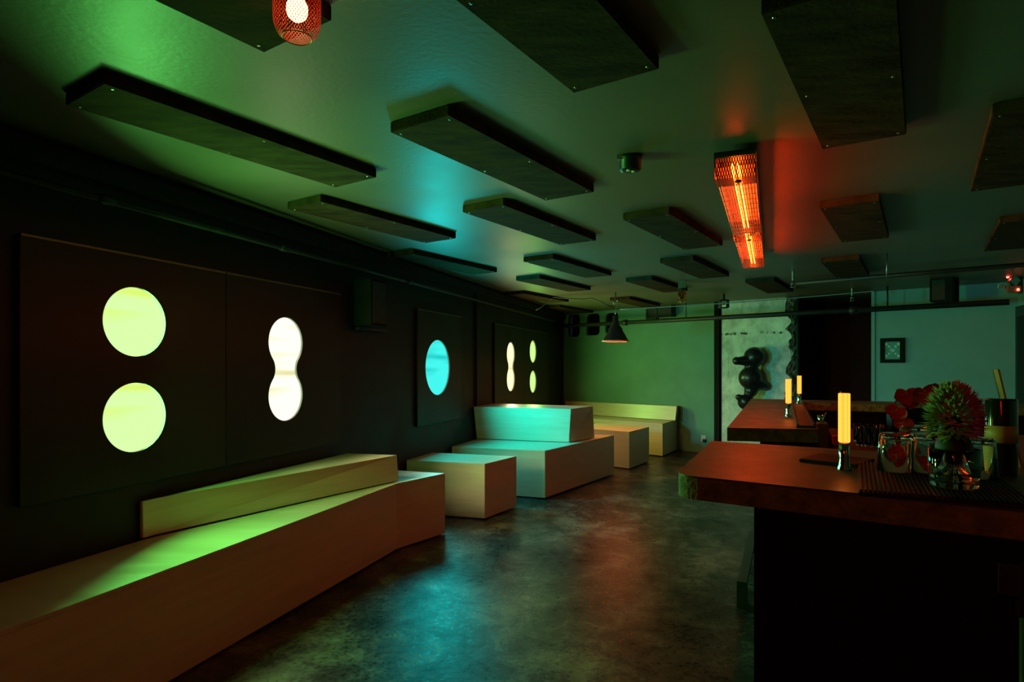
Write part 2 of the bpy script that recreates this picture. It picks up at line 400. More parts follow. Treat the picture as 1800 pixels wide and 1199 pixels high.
# dark cavity behind the openings
cav = prism([BP(s0-.1, -.42), BP(sJ0-1.5, -.42), BP(sJ0-1.5, -.50), BP(s0-.1, -.50)], [BP(s0-.1, -.42), BP(sJ0-1.5, -.42), BP(sJ0-1.5, -.50), BP(s0-.1, -.50)], 1.5, CEIL)
struct(world('wall_cavity', cav, M_CAB))
struct(world('wall_back_right', wall_prism(BP(sJ1), RC, .15, 0, CEIL, BN), M_WALLT))
bm = wall_prism(BP(sJ0, -REC), BP(sJ1, -REC), .1, 0, CEIL, BN)
struct(world('wall_recess', bm, M_MAROON))
struct(world('wall_recess_left', wall_prism(BP(sJ0, -.14), BP(sJ0, -REC), .1, 0, CEIL, BD), M_MAROON))
struct(world('wall_recess_right', wall_prism(BP(sJ1, -.15), BP(sJ1, -REC), .1, 0, CEIL, -BD), M_MAROON))
# raw concrete stretch with its broken edge
sa, sb = back_at(1271), back_at(1392)
jag = [(sb+random.uniform(-.09, .05), z) for z in [i*CEIL/26 for i in range(27)]]
k_top = [z for s, z in jag]
bm = plate([(sa, 0)]+jag+[(sa, CEIL)], [], .05)
struct(world('wall_concrete', stand(bm, (B0.x+BN.x*.025, B0.y+BN.y*.025, 0), BD, BN), M_CONC))
bm = bmesh.new(); cols = []
for i in range(61):
    z = CEIL*i/60; f = i/60*26; a = int(min(f, 25)); t = f-a; se = jag[a][0]*(1-t)+jag[a+1][0]*t
    row = []
    for j in range(7):
        u = j/6; s = se-.02+(sJ0-.001-se+.02)*u if False else se-.03+(sJ0+.0-se+.03)*u
        o = .045+.03*random.uniform(-1, 1) if 0 < j < 6 else (.03 if j == 0 else .0)
        p = BP(s+random.uniform(-.008, .008)*(0 < j < 6), max(.012, o)); row.append(bm.verts.new((p[0], p[1], z)))
    p = BP(se-.03, .0); cols.append([bm.verts.new((p[0], p[1], z))]+row+[bm.verts.new((BP(sJ0, 0)[0], BP(sJ0, 0)[1], z))])
for a, b in zip(cols, cols[1:]):
    for k in range(len(a)-1): bm.faces.new((a[k], a[k+1], b[k+1], b[k]))
for c in (cols[0], cols[-1]): bm.faces.new(c)
for a, b in zip(cols, cols[1:]): bm.faces.new((a[0], b[0], b[-1], a[-1]))
struct(world('trim_broken_edge', bm, M_RUBBLE))
# black upright channel between sage wall and concrete
sc = back_at(1264)
bm = prism([BP(sc-.045, 0), BP(sc+.035, 0), BP(sc+.035, .08), BP(sc-.045, .08)], [BP(sc-.045, 0), BP(sc+.035, 0), BP(sc+.035, .08), BP(sc-.045, .08)], 0, CEIL)
struct(world('trim_upright', bm, M_MATTE))
# slim trim on the pale wall's free edge and the door frame at the right wall
bm = prism([BP(sJ1-.02, 0), BP(sJ1+.02, 0), BP(sJ1+.02, .015), BP(sJ1-.02, .015)], [BP(sJ1-.02, 0), BP(sJ1+.02, 0), BP(sJ1+.02, .015), BP(sJ1-.02, .015)], 0, CEIL)
struct(world('trim_corner', bm, M_WALLT))
q = RC-RD*.06
d1 = struct(world('door_1', wall_prism(q-RD*1.0, q, -.045, 0, 2.02, RNv), M_BLACK))
bm = wall_prism(q-RD*.9, q-RD*.1, -.06, .06, 1.9, RNv)
world('door_panel', bm, M_CAB, d1)
# wall seam where the far wall stretch starts
s = wall_at(834); 
a = [WP(s, 0), WP(s+.05, 0), WP(s+.05, .035), WP(s, .035)]
struct(world('trim_seam', prism(a, a, 0, CEIL), M_WALLB))
# shallow cornice under the ceiling on the left wall
a = [tuple(LB), WP(uC-.02), WP(uC-.02, .05), (LB.x+WN.x*.05, LB.y+WN.y*.05)]
struct(world('trim_cornice', prism(a, a, CEIL-.12, CEIL-.03), M_WALLB))

# ================================================================ GLOWING WALL PANELS
def circle(cx, cy, r, n=56): return [(cx+r*cos(2*pi*k/n), cy+r*sin(2*pi*k/n)) for k in range(n)]
def peanut(cx, cy, r, h, waist, n=20):
    """two lobes of radius r at +-h joined by a waist"""
    # fillet circles tangent to both lobes: centre (c,0), radius q with c-q = waist
    q = (h*h+waist*waist-r*r)/(2*(r-waist)); c = waist+q
    pts = []; a1 = atan2(h, c)      # angle at fillet centre towards upper lobe: (-c,h)
    th = atan2(-h, c)               # from upper lobe centre to fillet centre (right side)
    for k in range(n*2+1):          # upper lobe, from right tangent over the top to left tangent
        a = th+(pi-2*th)*k/(n*2); pts.append((cx+r*cos(a), cy+h+r*sin(a)))
    for k in range(1, n):           # left fillet going down
        a = a1-2*a1*k/n; pts.append((cx-c+q*cos(a), cy+q*sin(a)))
    for k in range(n*2+1):
        a = pi-th+(pi-2*th)*k/(n*2) - 0 ; a = (pi+th*-1)+(pi-2*th)*k/(n*2) if False else (pi - th) + (pi-2*th)*k/(n*2) + 2*th
        pts.append((cx+r*cos(a), cy-h+r*sin(a)))
    for k in range(1, n):
        a = pi+a1-2*a1*k/n; pts.append((cx+c+q*cos(a), cy+q*sin(a)))
    return pts
PT = .03      # panel stands this far off the wall
ZP0, ZP1 = .772, 1.89
def glow_light(ring, u0, mat, label):
    """one recessed wall light: diffuser and rim, ring in (run, height)"""
    us = [p[0] for p in ring]; zs = [p[1] for p in ring]
    c = WP((min(us)+max(us))/2, .004); t = thing('wall_light', label, 'light', (c[0], c[1], min(zs)))
    bm = plate([((x-(min(us)+max(us))/2)*.998+(min(us)+max(us))/2, y) for x, y in ring], [], .006)
    world('diffuser', stand(bm, (*WP(0, .012), 0), WD, WN), mat, t)
    # rim lines the hole
    bm = bmesh.new(); n = len(ring); cu = (min(us)+max(us))/2; cz = (min(zs)+max(zs))/2
    a = []; 
    for off in (.0155, PT+.001):
        a.append([bm.verts.new((*WP(cu+(x-cu)*.993, off), cz+(z-cz)*.993)) for x, z in ring])
        a.append([bm.verts.new((*WP(cu+(x-cu)*1.000, off), cz+(z-cz)*1.000)) for x, z in ring])
    i0, o0, i1, o1 = a
    for k in range(n):
        k2 = (k+1) % n
        bm.faces.new((i0[k], i0[k2], i1[k2], i1[k])); bm.faces.new((i1[k], i1[k2], o1[k2], o1[k])); bm.faces.new((o0[k], o0[k2], i0[k2], i0[k]))
    world('rim', bm, M_WHITE, t, smooth=True)
    return t
def wall_panel(px0, px1, rings, label):
    u0, u1 = wall_at(px0)+.004, wall_at(px1)-.004
    holes = [[(u, z) for u, z in r] for r in rings]
    bm = plate([(u0, ZP0), (u1, ZP0), (u1, ZP1), (u0, ZP1)], holes, PT-.0005)
    o = tag(world('wall_panel', stand(bm, (*WP(0, PT/2+.0003), 0), WD, WN), M_PANELB), label, 'panel', 'black window panels along the left wall')
    a_ = [WP(u0, PT), WP(u1, PT), WP(u1, PT+.006), WP(u0, PT+.006)]
    world('lit_edge', prism(a_, a_, ZP1-.008, ZP1+.002), M_LIT_EDGE, o)  # added strip standing in for light caught along the panel's top edge
    return o
uG, uW, uB, uW2, uG2 = [wall_at(x, PT) for x in (238.5, 503, 770, 898, 937)]
E_GREEN = emat('green diffuser', L_GREEN, (.72, .95, .16), 11); E_WHITE = emat('white diffuser', L_WHITE, (.82, .78, .38), 11)
E_CYAN = emat('cyan diffuser', L_CYAN, (.02, .62, .60), 9); E_LIME = emat('lime diffuser', L_LIME, (.6, .8, .2), 11); E_CREAM = emat('cream diffuser', L_CREAM, (.95, .85, .35), 11)
r1 = circle(uG, 1.564, .17); r2 = circle(uG, 1.098, .17)
r3 = peanut(uW, 1.328, .167, .175, .104); r4 = circle(uB, 1.332, .28)
r5 = peanut(uW2, 1.336, .167, .17, .104); r6 = circle(uG2, 1.567, .17); r7 = circle(uG2, 1.106, .17)
wall_panel(25, 390, [r1, r2], 'black wall panel pierced by the two large round green lights')
wall_panel(390, 593, [r3], 'black wall panel around the nearer peanut-shaped white light')
wall_panel(729, 806, [r4], 'black wall panel around the single cyan round light')
uu = wall_at(853); 
wall_panel(866, 917, [r5], 'black wall panel around the farther peanut-shaped light')
wall_panel(917, 960, [r6, r7], 'black wall panel pierced by the two small far green round lights')
GL = []
GL.append(glow_light(r1, uG, E_GREEN, 'large glowing green round wall light, upper one of the near pair'))
GL.append(glow_light(r2, uG, E_GREEN, 'large glowing green round wall light, lower one of the near pair, above the long bench'))
GL.append(glow_light(r3, uW, E_WHITE, 'bright white peanut-shaped wall light nearer the camera, above the long bench'))
GL.append(glow_light(r4, uB, E_CYAN, 'single glowing cyan round wall light in the middle of the left wall'))
GL.append(glow_light(r5, uW2, E_CREAM, 'small far peanut-shaped cream wall light beyond the cyan round one'))
GL.append(glow_light(r6, uG2, E_LIME, 'small far lime green round wall light, upper of the farthest pair'))
GL.append(glow_light(r7, uG2, E_LIME, 'small far lime green round wall light, lower of the farthest pair'))

def face_lamp(th, u, z, sx, sz, spec, aim=0.0, tilt=0.0):  # unseen area lamp just before the diffuser, casting the wall light's glow
    col, watts, spread = spec
    ld = bpy.data.lights.new('face_lamp', 'AREA'); ld.shape = 'ELLIPSE'; ld.size = sx; ld.size_y = sz
    ld.energy = watts; ld.color = col; ld.spread = radians(spread)
    o = bpy.data.objects.new('face_lamp', ld); COL.objects.link(o)
    p = WP(u, PT+.006); d = (WN*cos(aim)+WD*sin(aim)).normalized(); d3 = Vector((d.x*cos(tilt), d.y*cos(tilt), sin(tilt)))
    o.rotation_mode = 'QUATERNION'; o.rotation_quaternion = d3.to_track_quat('-Z', 'Y')
    o.parent = th; o.location = Vector((*p, z))-OFF[th.name]
for th, u, z, sx, sz, sp_, aim in ((GL[0], uG, 1.564, .3, .3, W_GREEN, .35), (GL[1], uG, 1.098, .3, .3, W_GREEN, .35), (GL[2], uW, 1.328, .26, .62, W_WHITE, 0), (GL[2], uW, 1.328, .2, .5, W_WHITEB, radians(48)), (GL[3], uB, 1.332, .5, .5, W_CYAN, 0),
        (GL[3], uB, 1.332, .3, .3, W_CYANB, radians(48)), (GL[4], uW2, 1.336, .26, .6, W_CREAM, 0), (GL[5], uG2, 1.567, .3, .3, W_LIME, 0), (GL[6], uG2, 1.106, .3, .3, W_LIME, 0)):
    face_lamp(th, u, z, sx, sz, sp_, aim, -.42 if aim > .5 else 0)

# ================================================================ BENCHES AND TABLES
ZS = .49
def seam_box(name, poly, z0, z1, par, top=None, mt=M_PLY):
    return world(name, prism(poly, top or poly, z0, z1, bevel=.003), mt, par)
def bench_body(poly, par):
    """plinth box with a thin plywood lid"""
    world('body', prism(poly, poly, .012, ZS-.018, bevel=.002), M_PLY, par)
    world('seat', prism(poly, poly, ZS-.0178, ZS, bevel=.002), M_PLYT, par)
def wall_pt(p, d, off=PT+.004):
    """where a line from p along d meets the (panel face of the) left wall"""
    q = W0+WN*off; t = isect(Vector(p), Vector(d), q, WD); r = Vector(p)+Vector(d)*t; return tuple(r)
P1 = U(782.5, 832, ZS); P2 = U(697, 850, ZS); P3 = U(0, 1110.4, ZS)
dl = (Vector(P3)-Vector(P2)).normalized(); P4 = tuple(Vector(P3)+dl*1.6)
e1 = wall_pt(P1, (U(702, 827, ZS)[0]-P1[0], U(702, 827, ZS)[1]-P1[1])); e2 = wall_pt(P4, -WN)
t = thing('long_bench', 'long low plywood bench running along the left wall in the foreground', 'bench', (*P2, 0))
bench_body([P4, P2, P1, e1, e2], t)
a0 = U(245.5, 948, ZS); a1 = U(701, 846, ZS); b0 = U(246, 881, .68); b1 = U(697.5, 800, .68); b2 = U(612, 797, .68)
wa = wall_pt(a0, WN); 
far = wall_pt(b1, Vector(U(640, 798, .68))-Vector(b1)); 
bot = [wa, a0, a1, wall_pt(a1, Vector(far)-Vector(b1))]; top = [wall_pt(b0, WN), b0, b1, far]
world('backrest', prism(bot, top, ZS+.006, .68, bevel=.002), M_PLY, t)
gb = [tuple(Vector(p)*.97+Vector(bot[3])*.03) for p in bot]
# small plywood table against the wall
C1 = U(852, 815.7, ZS); C2 = U(908, 802, ZS)
d = Vector(U(720, 809.3, ZS))-Vector(C1)
t = thing('low_table', 'low plywood block table with teal lit top between the long bench and the double bench', 'table', (*C1, 0), group='plywood block tables')
pl = [wall_pt(C1, d), C1, C2, wall_pt(C2, d)]
world('body', prism(pl, pl, .012, ZS-.018, bevel=.002), M_PLY, t); world('table_top', prism(pl, pl, ZS-.0178, ZS, bevel=.002), M_PLYT, t)
# double bench
D1 = U(958, 792.5, ZS); D2 = U(1079.5, 765, ZS); dd = Vector(U(794, 785, ZS))-Vector(D1)
t = thing('double_bench', 'large back-to-back plywood bench with tall cyan lit backrest in the middle of the room', 'bench', (*D1, 0))
bench_body([wall_pt(D1, dd), D1, D2, wall_pt(D2, dd)], t)
f0 = U(1000, 778.4, ZS); f1 = U(1045, 770.5, ZS); g0 = U(1003.6, 719, .875); g1 = U(1042, 714, .875)
dr = Vector((-1.125, .5))
bot = [wall_pt(f0, dd), f0, f1, wall_pt(f1, dr)]; top = [wall_pt(g0, dd), g0, g1, wall_pt(g1, dr)]
world('backrest', prism(bot, top, ZS+.006, .875, bevel=.002), M_PLY, t)
# far table and far bench stand square to the back wall
T1 = U(1106, 759.3, ZS); T2 = U(1141, 750.5, ZS); v = -BD*.85
t = thing('low_table', 'low plywood block table with orange tinted top in front of the far bench', 'table', (*T1, 0), group='plywood block tables')
pl = [tuple(Vector(T1)+v), T1, T2, tuple(Vector(T2)+v)]
world('body', prism(pl, pl, .012, ZS-.018, bevel=.002), M_PLY, t); world('table_top', prism(pl, pl, ZS-.0178, ZS, bevel=.002), M_PLYT, t)
G1 = Vector(U(1164.7, 745, ZS)); sg = (G1-B0).dot(BD); og = (G1-B0).dot(BN)
s_r = back_at(1191); 
pl = [BP(s0+.55, og), tuple(G1), BP(s_r, .012), BP(s0+.1, .012)]
t = thing('far_bench', 'pale plywood bench with low backrest along the green back wall', 'bench', (*G1, 0))
bench_body(pl, t)
sk = back_at(1187.5, .24)
bot = [BP(s0+.2, .25), BP(sk, .25), BP(s_r, .012), BP(s0+.1, .012)]; top = [BP(s0+.2, .20), BP(sk, .20), BP(s_r+.03, .012), BP(s0+.1, .012)]
world('backrest', prism(bot, top, ZS+.006, .715, bevel=.002), M_PLY, t)

# ================================================================ CEILING PANELS
PA = radians(33.9); ZPAN = CEIL-.042
panels = [
 ((-1.582, 2.156), 'long black ceiling panel above the two large green round lights'),
 ((-.482, 2.408), 'black ceiling panel in the teal lit middle of the ceiling, second from the left in its row'),
 ((-1.324, 3.586), 'black ceiling panel above the nearer peanut-shaped light'),
 ((-1.40, .80), 'black ceiling panel cut by the top edge just behind the red mesh pendant'),
 ((-.46, 1.066), 'big near black ceiling panel cut by the top edge right of the red pendant'),
 ((.655, 1.60), 'big near black ceiling panel right of the smoke detector, between it and the right edge'),
 ((1.764, 2.234), 'black ceiling panel cut by the right edge, nearer of the two there'),
 ((-.298, 3.66), 'black ceiling panel between the teal lit panel and the smoke detector heater row'),
 ((.702, 3.851), 'black ceiling panel immediately left of the red glowing heaters'),
 ((.101, 5.40), 'mid-distance black ceiling panel ahead of the hanging cone lamp, larger of that pair'),
 ((-1.065, 5.182), 'dark teal ceiling panel close to the left wall above the loudspeaker'),
 ((.043, 6.598), 'slim far ceiling panel just beyond the mid-distance one, left of the cone lamp'),
 ((-.097, 7.963), 'slim green lit far ceiling panel near the left wall with a cable passing under it'),
 ((.50, 9.75), 'farthest ceiling panel in the back left corner above the rounded wall openings'),
 ((1.25, 6.688), 'far ceiling panel left of the amber jar light'),
 ((1.329, 5.468), 'ceiling panel just left of the far end of the second heater'),
 ((1.383, 8.607), 'far slim ceiling panel right beside the cone lamp hook'),
 ((2.598, 6.779), 'far ceiling panel above the raw concrete wall'),
 ((1.803, 3.567), 'black ceiling panel immediately right of the heaters'),
 ((2.76, 5.438), 'small far black ceiling panel above the maroon recess, right of the heaters'),
 ((3.149, 3.928), 'black ceiling panel cut by the right edge, farther of the two there'),
]
def screw_bm():
    return lathe([(0, -.0025), (.004, -.002), (.0055, 0)], 10)
scr_me = bpy.data.meshes.new('screw'); b_ = screw_bm(); b_.to_mesh(scr_me); b_.free(); scr_me.materials.append(M_STEEL)
for (x, y), lab in panels:
    r = rect_from((0, 0), 1.2, .30, PA)
    t = thing('ceiling_panel', lab, 'panel', (x, y, ZPAN), group='black acoustic panels under the ceiling')
    me_r = prism(r, r, 0, CEIL-ZPAN-.0005, bevel=.003)
    local('board', me_r, M_SOFFIT, t)
    if y < 6:
        d = Vector((sin(PA), cos(PA))); p = Vector((cos(PA), -sin(PA)))
        for al in (.035, .6, 1.165):
            for ac in (.025, .275):
                q = d*al+p*ac; s_ = bpy.data.objects.new('screw', scr_me); COL.objects.link(s_); s_.parent = t; s_.location = (q.x, q.y, 0)

# ================================================================ PIPES, CABLES, CEILING FITTINGS
def ppipe(name, pts, r, mat, label, cat, collars=()):
    t = thing(name, label, cat, pts[0])
    world('run', tube(pts, r, 12), mat, t, smooth=True)
    for c, dirv in collars:
        c = Vector(c); dv = Vector(dirv).normalized()
        world('coupling', tube([c-dv*.04, c-dv*.038, c+dv*.038, c+dv*.04], [r, r*1.45, r*1.45, r], 12), mat, t, smooth=True)
    return t
zp = 2.10; ub = wall_at(-500) if False else -3.5
A = WP(-3.6, .10); Bq = WP(wall_at(975, .1), .10)
ppipe('wall_pipe', [(*A, zp), (*Bq, zp)], .016, M_PIPE, 'thin black steel pipe running the length of the left wall', 'pipe',
      [((*WC(185, .1), zp), (WD.x, WD.y, 0)), ((*WC(718, .1), zp), (WD.x, WD.y, 0)), ((*WC(500, .1), zp), (WD.x, WD.y, 0))])
a = BP(s0+.12, .45); b = BP(sR-.06, .45)
zq = BZ(1400, 551, .45)
ppipe('wall_pipe', [(*a, zq), (*b, zq)], .033, M_PIPE, 'thick black pipe crossing in front of the back wall at head height', 'pipe',
      [((*BP(back_at(1099, .45), .45), zq), (BD.x, BD.y, 0)), ((*BP(back_at(1500, .45), .45), zq), (BD.x, BD.y, 0))])
# conduit just under the ceiling, right
z6 = CEIL-.06
pa = U(1400, 498, z6); pb = U(1800, 465.5, z6); pe = Vector(pa)+(Vector(pb)-Vector(pa))*1.15
ppipe('conduit', [(*pa, z6), (*pe, z6)], .022, M_PIPE, 'black conduit under the ceiling from the sprinkler head to the right edge', 'pipe')
def rod(px, y0, y1, depth, label):
    X = (px-900)/FPX*depth; z0 = EYE+(643-y1)/FPX*depth; z1 = EYE+(643-y0)/FPX*depth
    return tag(world('hanger_rod', tube([(X, depth, z0), (X, depth, min(z1, CEIL))], .006, 8), M_STEEL, None, True), label, 'rod')
dcon = pa[1]+(pb[1]-pa[1])*.4
rod(1559, 440, 491, 5.25, 'thin vertical steel rod dropping from the ceiling to the conduit at the right')
sq = back_at(1560, .45); pq = BP(sq, .45)
tag(world('hanger_rod', tube([(*pq, zq+.03), (*pq, CEIL)], .010, 8), M_BLACK, None, True), 'thin black rod holding the thick pipe in front of the pale wall', 'rod')
sq = back_at(1206, .45); pq = BP(sq, .45)
tag(world('hanger_rod', tube([(*pq, zq+.03), (*pq, CEIL)], .007, 8), M_PIPE, None, True), 'thin green lit rod holding the thick pipe below the amber jar light', 'rod')
# cone pendant
PZ = 8.0; PX = (1082-900)/FPX*PZ
zb = EYE+(643-600)/FPX*PZ
t = thing('pendant_lamp', 'black cone shade lamp with glowing orange rim hanging from a hook before the green wall', 'lamp', (PX, PZ, zb))
local('shade', lathe([(.172, 0), (.170, .004), (.125, .085), (.098, .13), (.088, .17), (.052, .215), (.040, .23), (.036, .33), (.022, .345), (.0, .346)], 40), M_BLACK, t, True)
local('rim', lathe([(.150, -.004), (.178, -.004), (.178, .010), (.172, .010)], 40), M_ORCHC, t, True)
local('bulb', lathe([(0, .012), (.16, .012), (.155, .02), (0, .02)], 32), emat('orange bulb glow', L_CONE), t)
hk = [(0, 0, .34), (0, 0, .40), (.012, 0, .44), (.03, 0, .47), (.02, 0, .50), (-.015, 0, .49)]
local('hook', tube(hk, .006, 8), M_STEEL, t, True)
local('eye_ring', tube([(.03*cos(a)-.0, 0, .515+.03*sin(a)) for a in [2*pi*k/16 for k in range(17)]], .005, 8), M_STEEL, t, True)
local('cord', tube([(0, 0, .545), (0, 0, CEIL-zb)], .006, 8), M_BLACK, t, True)
def px3(px, py, dep): return ((px-900)/FPX*dep, dep, EYE+(643-py)/FPX*dep)
cab = [px3(941, 545, 8.6), px3(950, 541, 8.55), px3(962, 531, 8.5), px3(973, 522.5, 8.4), px3(1000, 525, 8.3), px3(1025, 526, 8.2), px3(1040, 524.5, 8.1), px3(1055, 530, 8.05), px3(1068, 537, 8.0), px3(1079, 540, 8.0)]
tag(world('cable', tube(cab, .007, 8), M_BLACK, None, True), 'black cable looping under the ceiling from the left wall to the cone lamp', 'cable')
cab = []
for i in range(25):
    f = i/24; x = 1090+(1534-1090)*f; y = 545.5-(545.5-511.5)*f**1.05+ (1.6*sin(f*pi*4)); dep = 8.0-.55*f
    y = 544+ (512-544)*f + 2.4*sin(pi*f)
    cab.append(px3(x, y, dep))
pe_ = px3(1535, 521, 7.45); cab.append(pe_)
tag(world('cable', tube(cab, .006, 8), M_CORD, None, True), 'pale cable strung along the back wall from the cone lamp to the maroon recess', 'cable')
# rough hanging bits
def sprinkler(px, py, dep, label):
    x, y, z = px3(px, py, dep); t = thing('sprinkler_head', label, 'sprinkler', (x, y, z))
    local('body', lathe([(0, 0), (.022, 0), (.022, .012), (.010, .02), (.014, .05), (.014, CEIL-z-.002)], 14), M_STEEL, t, True)
    local('deflector', lathe([(0, -.032), (.028, -.032), (.028, -.028), (0, -.028)], 14), M_STEEL, t)
    for s in (-1, 1): local('arm', tube([(s*.014, 0, 0), (s*.022, 0, -.012), (s*.006, 0, -.030)], .003, 6), M_STEEL, t, True)
    return t
sprinkler(1394, 500, 6.2, 'small metal sprinkler head at the left end of the conduit')
sprinkler(1498, 525, 7.6, 'small metal sprinkler head hanging over the maroon recess')
# smoke detector
x, y = U(1108, 302, CEIL-.07)
t = thing('smoke_detector', 'round black ceiling detector with two small pale lenses', 'detector', (x, y, CEIL-.07))
local('body', lathe([(0, 0), (.030, 0), (.044, .004), (.050, .012), (.050, .052), (.054, .056), (.054, .0695), (0, .0695)], 36), M_BLACK, t, True)
for dx in (-.012, .014): local('lens', lathe([(0, -.004), (.010, -.003), (.011, .001)], 14), M_WHITE, t, True, loc=(dx, -.016+dx*.6, 0))
local('bracket', obox(-.048, -.02, .05, .069, .02, .03, .4), M_STEEL, t)
# amber jar light
x, y, z = px3(1199, 533, 6.9)
t = thing('jar_light', 'unlit ceiling light with a square box and amber glass jar', 'light', (x, y, z))
local('glass_jar', lathe([(0, 0), (.040, .002), (.048, .02), (.048, .11), (.036, .13), (.036, .15), (.033, .15), (.033, .13), (.044, .11), (.044, .022), (0, .006)], 28), M_AMBERG, t, True)
local('bulb', lathe([(0, .04), (.018, .05), (.022, .075), (.012, .10), (.012, .14), (0, .14)], 18), M_AMBERG, t, True)
local('collar', lathe([(0, .15), (.044, .15), (.044, .17), (0, .17)], 24), M_BLACK, t)
local('junction_box', obox(0, 0, .17, CEIL-z-.0005, .085, .085, .3, bevel=.004), M_STEEL, t)
x, y, z = px3(1272, 542, 8.2)
t = thing('lantern_light', 'small unlit square glass lantern in front of the concrete wall top', 'light', (x, y, z))
bm = plate(rrect(-.06, .06, 0, .115, .02), [rrect(-.048, .048, .012, .103, .014)], .10)
stand(bm, (0, 0, 0), Vector((1, 0)), Vector((0, -1))); local('frame', bm, M_PIPE, t)
local('bulb', lathe([(0, .045), (.02, .05), (.024, .07), (.014, .095), (.014, .115), (0, .115)], 16), M_AMBERG, t, True)
local('stem', lathe([(0, .115), (.02, .115), (.02, CEIL-z-.0005), (0, CEIL-z-.0005)], 12), M_BLACK, t)
# small wall boxes under the ceiling on the sage wall
def wallbox(name, x0, x1, y0, y1, dep, mat, label, cat, fr=None):
    sa_, sb_ = back_at(x0), back_at(x1); za, zb_ = BZ((x0+x1)/2, y1), min(BZ((x0+x1)/2, y0), CEIL-.001)
    c = BP((sa_+sb_)/2); t = thing(name, label, cat, (c[0], c[1], za))
    pl = [BP(sa_, .002), BP(sb_, .002), BP(sb_, dep), BP(sa_, dep)]
    world('casing', prism(pl, pl, za, zb_, bevel=.004), mat, t)
    if fr:
        pl = [(sa_, za), (sb_, za), (sb_, zb_), (sa_, zb_)]; k = .022
        ho = [(sa_+k, za+k), (sb_-k, za+k), (sb_-k, zb_-k), (sa_+k, zb_-k)]
        bm = plate(pl, [ho], .012); world('frame', stand(bm, (*BP(0, dep+.0065), 0), BD, BN), fr, t)
    return t
wallbox('vent_box', 1140, 1158, 543, 561.5, .08, M_BLACK, 'small square framed vent box under the cable on the green wall', 'vent', M_PIPE)
wallbox('loudspeaker', 1161, 1188, 538, 558, .15, M_BLACK, 'small black box speaker beside the square vent high on the green wall', 'speaker', M_BLACK)
# dark box hanging before the pale wall
x, y = U(1660, 500, CEIL-.0)[0], 6.9
X0 = (1660-900)/FPX*6.75
t = thing('loudspeaker', 'black box speaker hanging from the ceiling in front of the pale wall at the right', 'speaker', (X0, 6.75, CEIL-.26))
local('cabinet', obox(0, 0, 0, .2595, .22, .24, radians(-41), bevel=.006), M_MATTE, t)
local('grille', obox(-.078, -.088, .02, .24, .012, .20, radians(41), bevel=.002), M_RUB, t)
# loudspeaker on left wall
us_ = wall_at(643, .1); c = WP(us_, 0)
t = thing('loudspeaker', 'black loudspeaker bracketed to the left wall between the white and cyan lights', 'speaker', (*c, 1.66))
a = [WP(us_-.11, .06), WP(us_+.11, .06), WP(us_+.11, .22), WP(us_-.11, .22)]
world('cabinet', prism(a, a, 1.66, 2.02, bevel=.006), M_MATTE, t)
a = [WP(us_-.09, .2205), WP(us_+.09, .2205), WP(us_+.09, .228), WP(us_-.09, .228)]
world('grille', prism(a, a, 1.68, 2.0, bevel=.002), M_RUB, t)
a = [WP(us_-.03, .001), WP(us_+.42, .001), WP(us_+.42, .06), WP(us_-.03, .06)]
world('bracket', prism(a, a, 1.635, 1.655, bevel=.002), M_PIPE, t)
# outlet
so = back_at(1237); zo = BZ(1237, 771)
t = thing('wall_outlet', 'small white wall socket with a black plug low on the green wall', 'socket', (*BP(so), zo-.05))
a = [BP(so-.04, .001), BP(so+.04, .001), BP(so+.04, .012), BP(so-.04, .012)]
world('cover_plate', prism(a, a, zo-.05, zo+.05, bevel=.003), M_WHITE, t)
a = [BP(so+.0, .012), BP(so+.045, .012), BP(so+.045, .05), BP(so+.0, .05)]
world('plug', prism(a, a, zo-.05, zo-.005, bevel=.004), M_BLACK, t)
# framed picture
sf0, sf1 = back_at(1548), back_at(1590); zf0, zf1 = BZ(1569, 638), BZ(1569, 594.5)
t = thing('framed_picture', 'small square black framed print with a pale cross pattern on the pale wall', 'picture', (*BP((sf0+sf1)/2), zf0))
k = .045
bm = plate([(sf0, zf0), (sf1, zf0), (sf1, zf1), (sf0, zf1)], [[(sf0+k, zf0+k), (sf1-k, zf0+k), (sf1-k, zf1-k), (sf0+k, zf1-k)]], .035)
world('frame', stand(bm, (*BP(0, .019), 0), BD, BN), M_MATTE, t)
a = [BP(sf0+k, .004), BP(sf1-k, .004), BP(sf1-k, .012), BP(sf0+k, .012)]
pr = world('print', prism(a, a, zf0+k, zf1-k), M_TEAL, t)
cs, cz = (sf0+sf1)/2, (zf0+zf1)/2; ww, hh = (sf1-sf0)/2-k, (zf1-zf0)/2-k
for fx, fy, r_ in [(-.78, .72, .16), (-.42, .45, .13), (.42, .45, .13), (.78, .72, .16), (-.78, -.62, .15), (-.42, -.36, .11), (.42, -.36, .11), (.78, -.62, .15), (-.1, .16, .09), (.14, -.02, .12), (-.05, -.12, .08), (.28, .1, .06), (-.28, .05, .07)]:
    x0, x1 = cs+(fx-r_)*ww, cs+(fx+r_)*ww; a = [BP(x0, .0121), BP(x1, .0121), BP(x1, .0132), BP(x0, .0132)]
    world('motif_square', prism(a, a, cz+(fy-r_*.9)*hh, cz+(fy+r_*.9)*hh), M_TEALL, t)
